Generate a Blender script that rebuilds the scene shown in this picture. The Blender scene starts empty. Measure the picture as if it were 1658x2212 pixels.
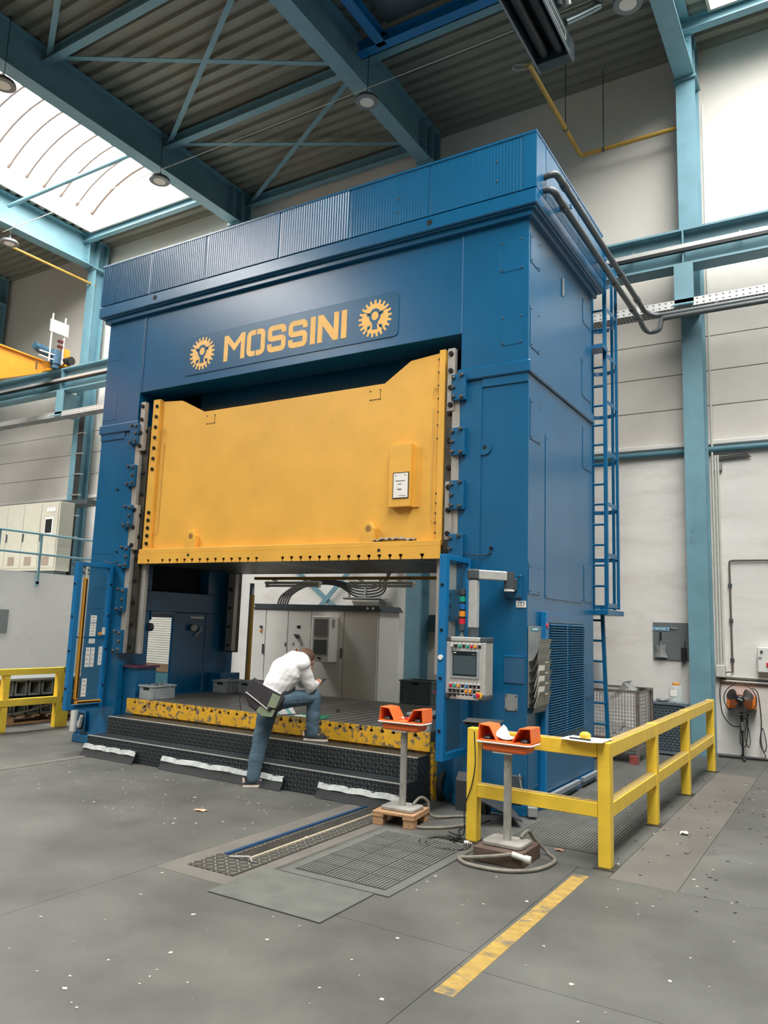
import bpy, bmesh, math, random
import numpy as np
from mathutils import Vector, Matrix, noise as mnoise
random.seed(7)
PI = math.pi
scene = bpy.context.scene
COL = scene.collection

# ------------------------------------------------------------------ camera
CAM_LOC = Vector((2.5457, -6.6963, 1.6301))
YAW, PITCH, ROLL, FPX = 0.550078, 0.145403, 0.033813, 1655.405
fw = Vector((-math.sin(YAW) * math.cos(PITCH), math.cos(YAW) * math.cos(PITCH), math.sin(PITCH)))
rt = Vector((math.cos(YAW), math.sin(YAW), 0))
up = rt.cross(fw)
r2 = rt * math.cos(ROLL) + up * math.sin(ROLL)
u2 = up * math.cos(ROLL) - rt * math.sin(ROLL)
cam_data = bpy.data.cameras.new('camera')
cam_data.sensor_fit = 'VERTICAL'
cam_data.sensor_height = 24.0
cam_data.lens = 24.0 * FPX / 2212.0
cam_data.clip_start = 0.05
cam_data.clip_end = 200
cam = bpy.data.objects.new('camera', cam_data)
COL.objects.link(cam)
m = Matrix((r2, u2, -fw)).transposed().to_4x4()
m.translation = CAM_LOC
cam.matrix_world = m
scene.camera = cam

# ------------------------------------------------------------------ light
world = bpy.data.worlds.new('overcast_sky')
scene.world = world
world.use_nodes = True
world.node_tree.nodes['Background'].inputs[0].default_value = (0.93, 0.96, 1.0, 1)
world.node_tree.nodes['Background'].inputs[1].default_value = 1.0
SKYLIGHT_STRENGTH = 19.0          # daylight coming through the opal roof glazing
scene.view_settings.view_transform = 'Standard'
scene.view_settings.look = 'None'
scene.view_settings.exposure = 0.0
scene.view_settings.gamma = 1.0
scene.view_settings.use_curve_mapping = False
scene.cycles.use_denoising = True
scene.cycles.use_light_tree = False
scene.cycles.max_bounces = 5
scene.cycles.diffuse_bounces = 4
scene.cycles.glossy_bounces = 2
scene.cycles.transmission_bounces = 2
scene.cycles.transparent_max_bounces = 6
scene.cycles.use_adaptive_sampling = True
scene.cycles.adaptive_threshold = 0.04
scene.cycles.sample_clamp_indirect = 6.0
scene.cycles.caustics_reflective = False
scene.cycles.caustics_refractive = False

# ------------------------------------------------------------------ materials
def srgb(r, g, b):
    f = lambda c: (c / 255 / 12.92) if c / 255 <= 0.04045 else ((c / 255 + 0.055) / 1.055) ** 2.4
    return (f(r), f(g), f(b), 1)

MATS = {}
def mat(name, rgb, rough=0.5, metal=0.0, var=0.06, scale=6.0, bump=0.0, bscale=60.0, spec=0.5,
        wear=None, wear_amt=0.5, wear_scale=8.0, wear_soft=0.04, rand=0.0, stretch=None, detail=4.0):
    """Procedural principled material: colour mottling, optional worn patches, optional fine relief."""
    if name in MATS: return MATS[name]
    M = bpy.data.materials.new(name); M.use_nodes = True
    nt = M.node_tree; N = nt.nodes; L = nt.links
    b = N['Principled BSDF']
    b.inputs['Roughness'].default_value = rough
    b.inputs['Metallic'].default_value = metal
    b.inputs['Specular IOR Level'].default_value = spec
    tc = N.new('ShaderNodeTexCoord')
    vec = tc.outputs['Object']
    if stretch:
        mp = N.new('ShaderNodeMapping'); mp.inputs['Scale'].default_value = stretch
        L.new(vec, mp.inputs['Vector']); vec = mp.outputs['Vector']
    nz = N.new('ShaderNodeTexNoise'); nz.inputs['Scale'].default_value = scale
    nz.inputs['Detail'].default_value = detail; nz.inputs['Roughness'].default_value = 0.6
    L.new(vec, nz.inputs['Vector'])
    c = srgb(*rgb)
    mr = N.new('ShaderNodeMapRange')
    mr.inputs['From Min'].default_value = 0.25; mr.inputs['From Max'].default_value = 0.75
    mr.inputs['To Min'].default_value = 1 - var * 2; mr.inputs['To Max'].default_value = 1 + var * 2
    L.new(nz.outputs['Fac'], mr.inputs['Value'])
    fac = mr.outputs['Result']
    if rand:
        oi = N.new('ShaderNodeObjectInfo')
        m2 = N.new('ShaderNodeMapRange'); m2.inputs['To Min'].default_value = 1 - rand; m2.inputs['To Max'].default_value = 1 + rand
        L.new(oi.outputs['Random'], m2.inputs['Value'])
        mu = N.new('ShaderNodeMath'); mu.operation = 'MULTIPLY'
        L.new(fac, mu.inputs[0]); L.new(m2.outputs['Result'], mu.inputs[1]); fac = mu.outputs[0]
    vm = N.new('ShaderNodeVectorMath'); vm.operation = 'SCALE'
    vm.inputs[0].default_value = c[:3]
    L.new(fac, vm.inputs['Scale'])
    col = vm.outputs['Vector']
    if wear:
        n2 = N.new('ShaderNodeTexNoise'); n2.inputs['Scale'].default_value = wear_scale
        n2.inputs['Detail'].default_value = 8; n2.inputs['Roughness'].default_value = 0.68
        L.new(vec, n2.inputs['Vector'])
        rp = N.new('ShaderNodeMapRange')
        rp.inputs['From Min'].default_value = 0.72 - wear_amt * 0.4; rp.inputs['From Max'].default_value = 0.72 - wear_amt * 0.4 + wear_soft
        L.new(n2.outputs['Fac'], rp.inputs['Value'])
        mx = N.new('ShaderNodeMix'); mx.data_type = 'RGBA'
        L.new(rp.outputs['Result'], mx.inputs['Factor']); L.new(col, mx.inputs['A'])
        mx.inputs['B'].default_value = srgb(*wear)
        col = mx.outputs['Result']
    L.new(col, b.inputs['Base Color'])
    if bump:
        n3 = N.new('ShaderNodeTexNoise'); n3.inputs['Scale'].default_value = bscale; n3.inputs['Detail'].default_value = 3
        L.new(vec, n3.inputs['Vector'])
        bp = N.new('ShaderNodeBump'); bp.inputs['Strength'].default_value = bump; bp.inputs['Distance'].default_value = 0.01
        L.new(n3.outputs['Fac'], bp.inputs['Height']); L.new(bp.outputs['Normal'], b.inputs['Normal'])
    MATS[name] = M
    return M

def checker_mat(name, rgb, hi, scale=1.0):
    """Tread plate: small raised lozenges as relief, worn brighter on their tops."""
    M = bpy.data.materials.new(name); M.use_nodes = True
    nt = M.node_tree; N = nt.nodes; L = nt.links; b = N['Principled BSDF']
    b.inputs['Roughness'].default_value = 0.42; b.inputs['Metallic'].default_value = 0.35
    tc = N.new('ShaderNodeTexCoord')
    geo = N.new('ShaderNodeNewGeometry')
    def math2(op, a, bb=None):
        n = N.new('ShaderNodeMath'); n.operation = op
        for i, v in enumerate((a, bb)):
            if v is None: continue
            if isinstance(v, (int, float)): n.inputs[i].default_value = v
            else: L.new(v, n.inputs[i])
        return n.outputs[0]
    sep = N.new('ShaderNodeSeparateXYZ'); L.new(tc.outputs['Object'], sep.inputs[0])
    u = math2('DIVIDE', sep.outputs['X'], 0.040 * scale); v = math2('DIVIDE', math2('ADD', sep.outputs['Y'], sep.outputs['Z']), 0.040 * scale)
    par = math2('MODULO', math2('ADD', math2('ADD', math2('FLOOR', u), math2('FLOOR', v)), 1000.0), 2.0)
    sg = math2('SUBTRACT', math2('MULTIPLY', math2('GREATER_THAN', par, 0.5), 2.0), 1.0)
    lu = math2('SUBTRACT', math2('FRACT', u), 0.5); lv = math2('SUBTRACT', math2('FRACT', v), 0.5)
    lw = math2('MULTIPLY', lv, sg)
    e1 = math2('DIVIDE', math2('ADD', lu, lw), 0.72); e2 = math2('DIVIDE', math2('SUBTRACT', lu, lw), 0.22)
    h = math2('SUBTRACT', 1.0, math2('ADD', math2('MULTIPLY', e1, e1), math2('MULTIPLY', e2, e2)))
    mr = N.new('ShaderNodeMapRange'); mr.inputs['From Min'].default_value = 0.0; mr.inputs['From Max'].default_value = 0.6
    L.new(h, mr.inputs['Value'])
    nz = N.new('ShaderNodeTexNoise'); nz.inputs['Scale'].default_value = 3.0; nz.inputs['Detail'].default_value = 5
    L.new(tc.outputs['Object'], nz.inputs['Vector'])
    f = math2('MULTIPLY', mr.outputs['Result'], nz.outputs['Fac'])
    mx = N.new('ShaderNodeMix'); mx.data_type = 'RGBA'; L.new(f, mx.inputs['Factor'])
    mx.inputs['A'].default_value = srgb(*rgb); mx.inputs['B'].default_value = srgb(*hi)  # B is the brighter colour that paints the glints on the lozenges
    L.new(mx.outputs['Result'], b.inputs['Base Color'])
    bp = N.new('ShaderNodeBump'); bp.inputs['Strength'].default_value = 0.6; bp.inputs['Distance'].default_value = 0.006
    L.new(mr.outputs['Result'], bp.inputs['Height']); L.new(bp.outputs['Normal'], b.inputs['Normal'])
    MATS[name] = M
    return M

def stripe_mat(name, rgb, dark, axis, period, duty=0.5, rough=0.5, metal=0.0, axis2=None, period2=0.02):
    """Surface with fine print or perforation repeating along one (or two) object axes."""
    M = bpy.data.materials.new(name); M.use_nodes = True
    nt = M.node_tree; N = nt.nodes; L = nt.links; b = N['Principled BSDF']
    b.inputs['Roughness'].default_value = rough; b.inputs['Metallic'].default_value = metal
    tc = N.new('ShaderNodeTexCoord'); sep = N.new('ShaderNodeSeparateXYZ'); L.new(tc.outputs['Object'], sep.inputs[0])
    def wave(ax, p):
        a = N.new('ShaderNodeMath'); a.operation = 'DIVIDE'; a.inputs[1].default_value = p; L.new(sep.outputs[ax], a.inputs[0])
        fr = N.new('ShaderNodeMath'); fr.operation = 'FRACT'; L.new(a.outputs[0], fr.inputs[0])
        g = N.new('ShaderNodeMath'); g.operation = 'LESS_THAN'; g.inputs[1].default_value = duty; L.new(fr.outputs[0], g.inputs[0])
        return g.outputs[0]
    f = wave(axis, period)
    if axis2:
        g = wave(axis2, period2)
        mu = N.new('ShaderNodeMath'); mu.operation = 'MULTIPLY'; L.new(f, mu.inputs[0]); L.new(g, mu.inputs[1]); f = mu.outputs[0]
    mx = N.new('ShaderNodeMix'); mx.data_type = 'RGBA'; L.new(f, mx.inputs['Factor'])
    mx.inputs['A'].default_value = srgb(*rgb); mx.inputs['B'].default_value = srgb(*dark)
    L.new(mx.outputs['Result'], b.inputs['Base Color'])
    MATS[name] = M
    return M

def emit_mat(name, rgb, strength):
    M = bpy.data.materials.new(name); M.use_nodes = True
    b = M.node_tree.nodes['Principled BSDF']
    b.inputs['Base Color'].default_value = srgb(*rgb)
    b.inputs['Emission Color'].default_value = srgb(*rgb)
    b.inputs['Emission Strength'].default_value = strength
    b.inputs['Roughness'].default_value = 0.6
    MATS[name] = M
    return M

def glass_mat(name, rgb, alpha, rough=0.06):
    M = bpy.data.materials.new(name); M.use_nodes = True
    nt = M.node_tree; N = nt.nodes; L = nt.links
    out = N['Material Output']; b = N['Principled BSDF']
    b.inputs['Base Color'].default_value = srgb(*rgb); b.inputs['Roughness'].default_value = rough
    tr = N.new('ShaderNodeBsdfTransparent'); tr.inputs[0].default_value = (0.93, 0.97, 0.97, 1)
    ms = N.new('ShaderNodeMixShader'); ms.inputs[0].default_value = alpha
    L.new(tr.outputs[0], ms.inputs[1]); L.new(b.outputs[0], ms.inputs[2]); L.new(ms.outputs[0], out.inputs[0])
    MATS[name] = M
    return M

BLUE = mat('press_blue_paint', (12, 91, 134), 0.27, var=0.05, scale=1.6, bump=0.02, bscale=120, spec=0.7)
BLUE2 = mat('guard_blue_paint', (16, 110, 166), 0.36, var=0.04, scale=3)
SIGNBLUE = mat('sign_blue_paint', (20, 86, 124), 0.30, var=0.05, scale=4)
YEL = mat('slide_yellow_paint', (233, 177, 74), 0.42, var=0.05, scale=2.2, bump=0.02, bscale=80, wear=(170, 128, 52), wear_amt=0.02, wear_scale=14)
YELW = mat('worn_yellow_paint', (226, 172, 44), 0.5, var=0.08, scale=5, bump=0.1, bscale=40, wear=(112, 102, 90), wear_amt=0.47, wear_scale=19)
RAILY = mat('railing_yellow_paint', (242, 203, 64), 0.45, var=0.05, scale=5, bump=0.04, bscale=60, wear=(150, 128, 60), wear_amt=0.08, wear_scale=16)
LOGO = mat('logo_yellow_paint', (250, 196, 108), 0.5, var=0.06, scale=9)
TEAL = mat('steelwork_teal_paint', (108, 148, 160), 0.48, var=0.05, scale=2.5, bump=0.02, bscale=30)
TEALD = mat('steelwork_teal_worn', (108, 150, 164), 0.5, var=0.08, scale=2.0, wear=(92, 124, 136), wear_amt=0.25, wear_scale=1.1)
BLUEBEAM = mat('roof_frame_blue', (20, 110, 165), 0.5, var=0.05)
STEEL = mat('machined_steel', (176, 172, 164), 0.4, 0.35, var=0.1, scale=7, stretch=(1, 1, 0.25))
DSTEEL = mat('dark_oily_steel', (82, 80, 74), 0.4, 0.6, var=0.2, scale=9)
BOLTM = mat('bolt_steel', (96, 94, 90), 0.42, 0.7, var=0.15, scale=40)
BLACKM = mat('black_bolt', (30, 30, 30), 0.4, 0.4, var=0.1, scale=30)
TABLE = mat('table_steel', (104, 102, 98), 0.45, 0.55, var=0.14, scale=4, bump=0.05, bscale=30, stretch=(1, 3, 1))
WALL = mat('painted_render_wall', (224, 222, 217), 0.85, var=0.05, scale=1.0, bump=0.12, bscale=9, wear=(204, 200, 193), wear_amt=0.5, wear_scale=1.3, wear_soft=0.22, detail=10, stretch=(0.7,1,2.4))
WALLU = mat('concrete_wall_panel', (214, 210, 202), 0.85, var=0.03, scale=2.0, bump=0.06, bscale=40, rand=0.02)
WALLT = mat('upper_wall_paint', (214, 212, 204), 0.85, var=0.02, scale=0.8)
ROOFM = mat('roof_sheet_steel', (124, 123, 111), 0.5, 0.0, var=0.04, scale=1.0)
FLOOR = mat('floor_concrete', (86, 87, 83), 0.58, var=0.26, scale=0.9, bump=0.1, bscale=22, rand=0.04, detail=12, wear=(68, 68, 65), wear_amt=0.44, wear_scale=1.1, wear_soft=0.26)
FLOORP = mat('floor_patch_concrete', (102, 99, 93), 0.7, var=0.12, scale=1.6, bump=0.12, bscale=26, detail=9)
JOINT = mat('floor_joint_dark', (70, 70, 67), 0.8, var=0.1, scale=3)
TREAD = checker_mat('tread_plate_dark', (46, 52, 55), (116, 122, 122), 1.0)
TREADF = checker_mat('tread_plate_floor', (78, 78, 74), (168, 166, 156), 1.3)
RUBBER = mat('black_rubber', (44, 47, 48), 0.75, var=0.12, scale=8, bump=0.1, bscale=30)
MATG = mat('grey_rubber_mat', (92, 94, 89), 0.85, var=0.10, scale=5, bump=0.12, bscale=70)
WHITESTRIP = mat('scuffed_white_strip', (186, 192, 190), 0.6, var=0.12, scale=14, wear=(112, 116, 114), wear_amt=0.35, wear_scale=20)
GALV = mat('galvanised_steel', (172, 176, 176), 0.42, 0.6, var=0.1, scale=18)
ALU = mat('brushed_aluminium', (206, 207, 204), 0.4, 0.45, var=0.05, scale=14)
PALEG = mat('pale_grey_paint', (226, 226, 221), 0.5, var=0.03, scale=2)
LGREY = mat('light_grey_paint', (200, 200, 192), 0.5, var=0.04, scale=3)
MGREY = mat('mid_grey_paint', (138, 142, 142), 0.5, var=0.05, scale=5)
DGREY = mat('dark_grey_paint', (68, 76, 80), 0.5, var=0.06, scale=6)
BLACK = mat('black_plastic', (24, 26, 28), 0.45, var=0.05, scale=20)
DARKIN = mat('dark_recess', (16, 20, 26), 0.8, var=0.1, scale=5)  # near-black colour paints the shade inside holes and recesses
PIPEG = mat('grey_plastic_pipe', (80, 86, 88), 0.38, var=0.06, scale=8)
PAPER = mat('white_paper', (240, 238, 232), 0.8, var=0.01, scale=5)
PRINT = mat('print_grey', (120, 112, 106), 0.8, var=0.05)
PRINTD = mat('print_dark', (46, 46, 48), 0.8, var=0.05)
ORANGE = mat('orange_plastic', (242, 116, 56), 0.4, var=0.05, scale=9, wear=(196, 92, 46), wear_amt=0.08)
CRANE = mat('crane_orange_paint', (240, 152, 40), 0.45, var=0.05, scale=4)
MOTOR = mat('motor_blue_grey', (52, 88, 112), 0.45, var=0.08, scale=12)
WOOD = mat('pallet_wood', (176, 138, 102), 0.75, var=0.14, scale=9, bump=0.1, stretch=(6, 1, 6))
WOODD = mat('dark_timber', (92, 76, 66), 0.75, var=0.16, scale=9, bump=0.12, stretch=(1, 8, 8))
CRATE = mat('grey_crate_plastic', (150, 158, 160), 0.55, var=0.10, scale=12, wear=(104, 110, 112), wear_amt=0.22, wear_scale=18)
CRATED = mat('slate_crate_plastic', (98, 118, 124), 0.55, var=0.08, scale=12)
GASY = mat('gas_pipe_yellow', (168, 134, 56), 0.5, var=0.05, scale=8)
GREEN = mat('green_card', (24, 112, 76), 0.6, var=0.04)
RED = mat('red_plastic', (206, 44, 52), 0.4, var=0.03)
GRN = mat('green_plastic', (20, 160, 140), 0.4, var=0.03)
ORA = mat('amber_plastic', (240, 150, 40), 0.4, var=0.03)
BLU = mat('blue_plastic', (30, 110, 180), 0.4, var=0.03)
YLW = mat('yellow_plastic', (244, 206, 70), 0.4, var=0.03)
WHT = mat('white_plastic', (236, 234, 228), 0.45, var=0.02)
CABLE = mat('black_cable', (38, 38, 37), 0.55, var=0.1, scale=20)
HOSE = mat('grey_hose', (126, 122, 112), 0.6, var=0.12, scale=18)
PANE = glass_mat('acrylic_pane', (70, 110, 130), 0.16)
CLEARP = glass_mat('clear_plastic', (220, 226, 226), 0.45, 0.3)
CLEARB = glass_mat('fan_grille_mesh', (60, 62, 64), 0.35, 0.5)
SKYP = emit_mat('opal_roof_glazing', (255, 254, 251), SKYLIGHT_STRENGTH)
CURB = mat('white_fibreglass_curb', (170, 164, 152), 0.6, var=0.02, scale=3)
LAMPD = mat('lamp_diffuser', (226, 216, 204), 0.5, var=0.02)
YLINE = mat('floor_line_yellow', (160, 132, 66), 0.7, var=0.16, scale=12, wear=(92, 91, 86), wear_amt=0.46, wear_scale=5, wear_soft=0.12, stretch=(1,1.6,1))
JEANS = mat('denim_blue', (80, 104, 120), 0.85, var=0.10, scale=14, bump=0.12, bscale=160)
SHIRT = mat('white_cotton', (250, 249, 249), 0.85, var=0.01, scale=9, bump=0.08, bscale=18)
SKIN = mat('skin', (206, 152, 130), 0.55, var=0.05, scale=20)
HAIR = mat('brown_hair', (94, 66, 54), 0.7, var=0.2, scale=40, bump=0.3, bscale=120)
BAGM = mat('dark_canvas', (58, 56, 58), 0.85, var=0.08, scale=20, bump=0.1, bscale=200)
BAGG = mat('sage_canvas', (134, 146, 120), 0.8, var=0.06, scale=20)

# ------------------------------------------------------------------ mesh builder
OFF = {}
class MB:
    def __init__(s): s.v = []; s.f = []; s.mi = []
    def add(s, verts, faces, mi=0):
        o = len(s.v); s.v += [tuple(v) for v in verts]
        for f in faces: s.f.append([i + o for i in f]); s.mi.append(mi)
        return s
    def box(s, x0, x1, y0, y1, z0, z1, mi=0):
        v = [(x0,y0,z0),(x1,y0,z0),(x1,y1,z0),(x0,y1,z0),(x0,y0,z1),(x1,y0,z1),(x1,y1,z1),(x0,y1,z1)]
        return s.add(v, [(3,2,1,0),(4,5,6,7),(0,1,5,4),(1,2,6,5),(2,3,7,6),(3,0,4,7)], mi)
    def obox(s, c, d, rot=None, mi=0):
        R = rot or Matrix.Identity(3); c = Vector(c)
        v = [c + R @ Vector((a*d[0]/2, b*d[1]/2, e*d[2]/2)) for e in (-1,1) for a,b in ((-1,-1),(1,-1),(1,1),(-1,1))]
        return s.add(v, [(3,2,1,0),(4,5,6,7),(0,1,5,4),(1,2,6,5),(2,3,7,6),(3,0,4,7)], mi)
    def bar(s, p0, p1, w, h, upv=(0,0,1), mi=0):
        """Rectangular bar from p0 to p1: w across, h along upv."""
        p0 = Vector(p0); p1 = Vector(p1); d = (p1-p0); L = d.length; d = d/L
        a = d.cross(Vector(upv)); 
        if a.length < 1e-5: a = d.cross(Vector((1,0,0)))
        a.normalize(); b = a.cross(d)
        R = Matrix((a, d, b)).transposed()
        return s.obox((p0+p1)/2, (w, L, h), R, mi)
    def cyl(s, p0, p1, r0, r1=None, n=12, caps=True, mi=0):
        r1 = r0 if r1 is None else r1
        p0 = Vector(p0); p1 = Vector(p1); d = (p1-p0).normalized()
        a = d.cross(Vector((0,0,1)))
        if a.length < 1e-4: a = Vector((1,0,0))
        a.normalize(); b = d.cross(a)
        v = []
        for p, r in ((p0,r0),(p1,r1)):
            for i in range(n):
                t = 2*PI*i/n; v.append(p + a*math.cos(t)*r + b*math.sin(t)*r)
        f = [(i, (i+1)%n, n+(i+1)%n, n+i) for i in range(n)]
        if caps: f += [tuple(range(n-1,-1,-1)), tuple(range(n,2*n))]
        return s.add(v, f, mi)
    def tube(s, pts, r, n=8, closed=False, mi=0):
        P = [Vector(p) for p in pts]; m = len(P); v = []
        prev = None
        for i in range(m):
            if closed: t = P[(i+1)%m]-P[i-1]
            else: t = P[min(i+1,m-1)]-P[max(i-1,0)]
            t.normalize()
            if prev is None:
                a = t.cross(Vector((0,0,1)))
                if a.length < 1e-3: a = t.cross(Vector((1,0,0)))
            else: a = prev - t*prev.dot(t)
            a.normalize(); prev = a; b = t.cross(a)
            rr = r[i] if isinstance(r, (list,tuple)) else r
            for k in range(n):
                q = 2*PI*k/n; v.append(P[i]+a*math.cos(q)*rr+b*math.sin(q)*rr)
        f = []
        for i in range(m if closed else m-1):
            j = (i+1)%m
            for k in range(n): f.append((i*n+k, i*n+(k+1)%n, j*n+(k+1)%n, j*n+k))
        if not closed: f += [tuple(range(n-1,-1,-1)), tuple(range((m-1)*n, m*n))]
        return s.add(v, f, mi)
    def prism(s, poly, axis, a, b, mi=0):
        """poly: list of 2D points; axis y: (x,z), x: (y,z), z: (x,y); extruded from a to b."""
        n = len(poly)
        def P(p, t):
            return (p[0],t,p[1]) if axis == 'y' else ((t,p[0],p[1]) if axis == 'x' else (p[0],p[1],t))
        v = [P(p,a) for p in poly]+[P(p,b) for p in poly]
        f = [(i,(i+1)%n,n+(i+1)%n,n+i) for i in range(n)]+[tuple(range(n-1,-1,-1)),tuple(range(n,2*n))]
        return s.add(v, f, mi)
    def lathe(s, prof, c, n=20, axis=(0,0,1), mi=0):
        """prof: list of (r, h) along axis from c."""
        c = Vector(c); d = Vector(axis).normalized()
        a = d.cross(Vector((0,0,1)))
        if a.length < 1e-4: a = Vector((1,0,0))
        a.normalize(); b = d.cross(a); v = []; m = len(prof)
        for r,h in prof:
            for i in range(n):
                t = 2*PI*i/n; v.append(c+d*h+a*math.cos(t)*r+b*math.sin(t)*r)
        f = [(j*n+i, j*n+(i+1)%n, (j+1)*n+(i+1)%n, (j+1)*n+i) for j in range(m-1) for i in range(n)]
        f += [tuple(range(n-1,-1,-1)), tuple(range((m-1)*n,m*n))]
        return s.add(v, f, mi)
    def sheet(s, rows, mi=0, thick=None):
        """rows: grid of 3D points; optional thickness along -normal via duplicated offset rows (dz)."""
        m = len(rows); n = len(rows[0])
        v = [p for r in rows for p in r]
        f = [(i*n+j, i*n+j+1, (i+1)*n+j+1, (i+1)*n+j) for i in range(m-1) for j in range(n-1)]
        if thick:
            t = Vector(thick); k = len(v)
            v += [tuple(Vector(p)+t) for p in v]
            f2 = [tuple(reversed([q+k for q in ff])) for ff in f]
            edge = [i for i in range(n)]+[i*n+n-1 for i in range(1,m)]+[(m-1)*n+j for j in range(n-2,-1,-1)]+[i*n for i in range(m-2,0,-1)]
            e = len(edge)
            f = f+f2+[(edge[i],edge[i]+k,edge[(i+1)%e]+k,edge[(i+1)%e]) for i in range(e)]
        return s.add(v, f, mi)
    def mesh(s, name, mats, smooth=False):
        me = bpy.data.meshes.new(name); me.from_pydata(s.v, [], s.f)
        if not isinstance(mats, (list,tuple)): mats = [mats]
        for x in mats: me.materials.append(x)
        me.polygons.foreach_set('material_index', s.mi)
        bm = bmesh.new(); bm.from_mesh(me); bmesh.ops.recalc_face_normals(bm, faces=bm.faces)
        if smooth:
            for f in bm.faces: f.smooth = True
            lim = math.radians(40)
            for e in bm.edges:
                if len(e.link_faces) == 2 and e.calc_face_angle(0) > lim: e.smooth = False
        bm.to_mesh(me); bm.free()
        return me
    def build(s, name, mats, parent=None, bevel=0, smooth=False, seg=1):
        return place(name, s.mesh(name, mats, smooth), parent, bevel=bevel, seg=seg)

def place(name, me, parent=None, loc=None, rot=None, scale=None, bevel=0, seg=1):
    o = bpy.data.objects.new(name, me); COL.objects.link(o)
    if parent is not None:
        o.parent = parent
        base = -OFF[parent.name] if parent.name in OFF else Vector((0,0,0))
    else: base = Vector((0,0,0))
    o.location = base + (Vector(loc) if loc is not None else Vector((0,0,0)))
    if rot is not None: o.rotation_euler = rot
    if scale is not None: o.scale = scale
    if bevel:
        md = o.modifiers.new('edge', 'BEVEL'); md.width = bevel; md.segments = seg; md.limit_method = 'ANGLE'; md.angle_limit = math.radians(50)
    return o

def tag(o, label=None, cat=None, group=None, kind=None):
    if label: o['label'] = label
    if cat: o['category'] = cat
    if group: o['group'] = group
    if kind: o['kind'] = kind
    return o

def thing(name, label, cat, base=(0,0,0), group=None, local=False, rotz=0.0):
    """Empty at the thing's base. Parts are given in world coordinates unless local is set."""
    o = bpy.data.objects.new(name, None); o.empty_display_size = 0.1; COL.objects.link(o)
    o.location = base; o.rotation_euler = (0,0,rotz)
    if not local: OFF[o.name] = Vector(base)
    return tag(o, label, cat, group)

def struct(name, mb, m_, label=None, bevel=0, smooth=False):
    o = mb.build(name, m_, None, bevel, smooth); o['kind'] = 'structure'
    if label: o['label'] = label
    return o

def copy_thing(root, loc, rotz=0.0, label=None, group=None):
    r = root.copy(); COL.objects.link(r); r.location = loc; r.rotation_euler = (0,0,rotz)
    if label: r['label'] = label
    if group: r['group'] = group
    for ch in list(root.children):
        c = ch.copy(); COL.objects.link(c); c.parent = r
        for g in ch.children:
            d = g.copy(); COL.objects.link(d); d.parent = c
    return r

def rrect(x0, x1, z0, z1, r, n=4):
    pts = []
    for cx, cz, a0 in ((x1-r,z1-r,0),(x0+r,z1-r,PI/2),(x0+r,z0+r,PI),(x1-r,z0+r,1.5*PI)):
        for i in range(n+1):
            a = a0+PI/2*i/n; pts.append((cx+r*math.cos(a), cz+r*math.sin(a)))
    return pts

def arc(c, r, a0, a1, n, plane='xz'):
    out = []
    for i in range(n+1):
        a = a0+(a1-a0)*i/n; p, q = r*math.cos(a), r*math.sin(a)
        out.append((c[0]+p,c[1],c[2]+q) if plane=='xz' else ((c[0]+p,c[1]+q,c[2]) if plane=='xy' else (c[0],c[1]+p,c[2]+q)))
    return out

def smooth_path(pts, k=6):
    """Catmull-Rom through the points."""
    P = [Vector(p) for p in pts]; out = []
    for i in range(len(P)-1):
        p0 = P[max(i-1,0)]; p1 = P[i]; p2 = P[i+1]; p3 = P[min(i+2,len(P)-1)]
        for j in range(k):
            t = j/k
            out.append(0.5*((2*p1)+(p2-p0)*t+(2*p0-5*p1+4*p2-p3)*t*t+(3*p1-p0-3*p2+p3)*t**3))
    out.append(P[-1]); return out

def hexmesh(name, r, h, m_, axis=(0,-1,0), n=6):
    b = MB(); b.lathe([(r,0),(r,h*0.8),(r*0.82,h)], (0,0,0), n, axis)
    return b.mesh(name, m_)
BOLT = hexmesh('bolt', 0.021, 0.026, BOLTM)
BOLTB = hexmesh('bolt_dark', 0.026, 0.022, BLACKM, n=12)
BOLTS = hexmesh('bolt_small', 0.012, 0.008, BOLTM)
BOLTX = hexmesh('bolt_side', 0.012, 0.008, BOLTM, axis=(1,0,0))

def text_mesh(s, size, m_, name='lettering', spacing=1.0, extrude=0.001):
    cu = bpy.data.curves.new(name, 'FONT'); cu.body = s; cu.size = size; cu.align_x = 'CENTER'; cu.align_y = 'CENTER'
    cu.extrude = extrude; cu.space_character = spacing
    tmp = bpy.data.objects.new(name, cu); COL.objects.link(tmp)
    dg = bpy.context.evaluated_depsgraph_get()
    me = bpy.data.meshes.new_from_object(tmp.evaluated_get(dg)); me.materials.clear(); me.materials.append(m_)
    bpy.data.objects.remove(tmp); bpy.data.curves.remove(cu)
    return me

# ================================================================== SETTING
XS = [-17.6, -13.35, -8.6, -3.9, 0.69, 5.3]     # frame lines of the hall
Y_WALL = 5.28
Z_ROOF = 10.95
Y_NEAR = -14.0
X_L, X_R = -21.0, 8.6

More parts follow.
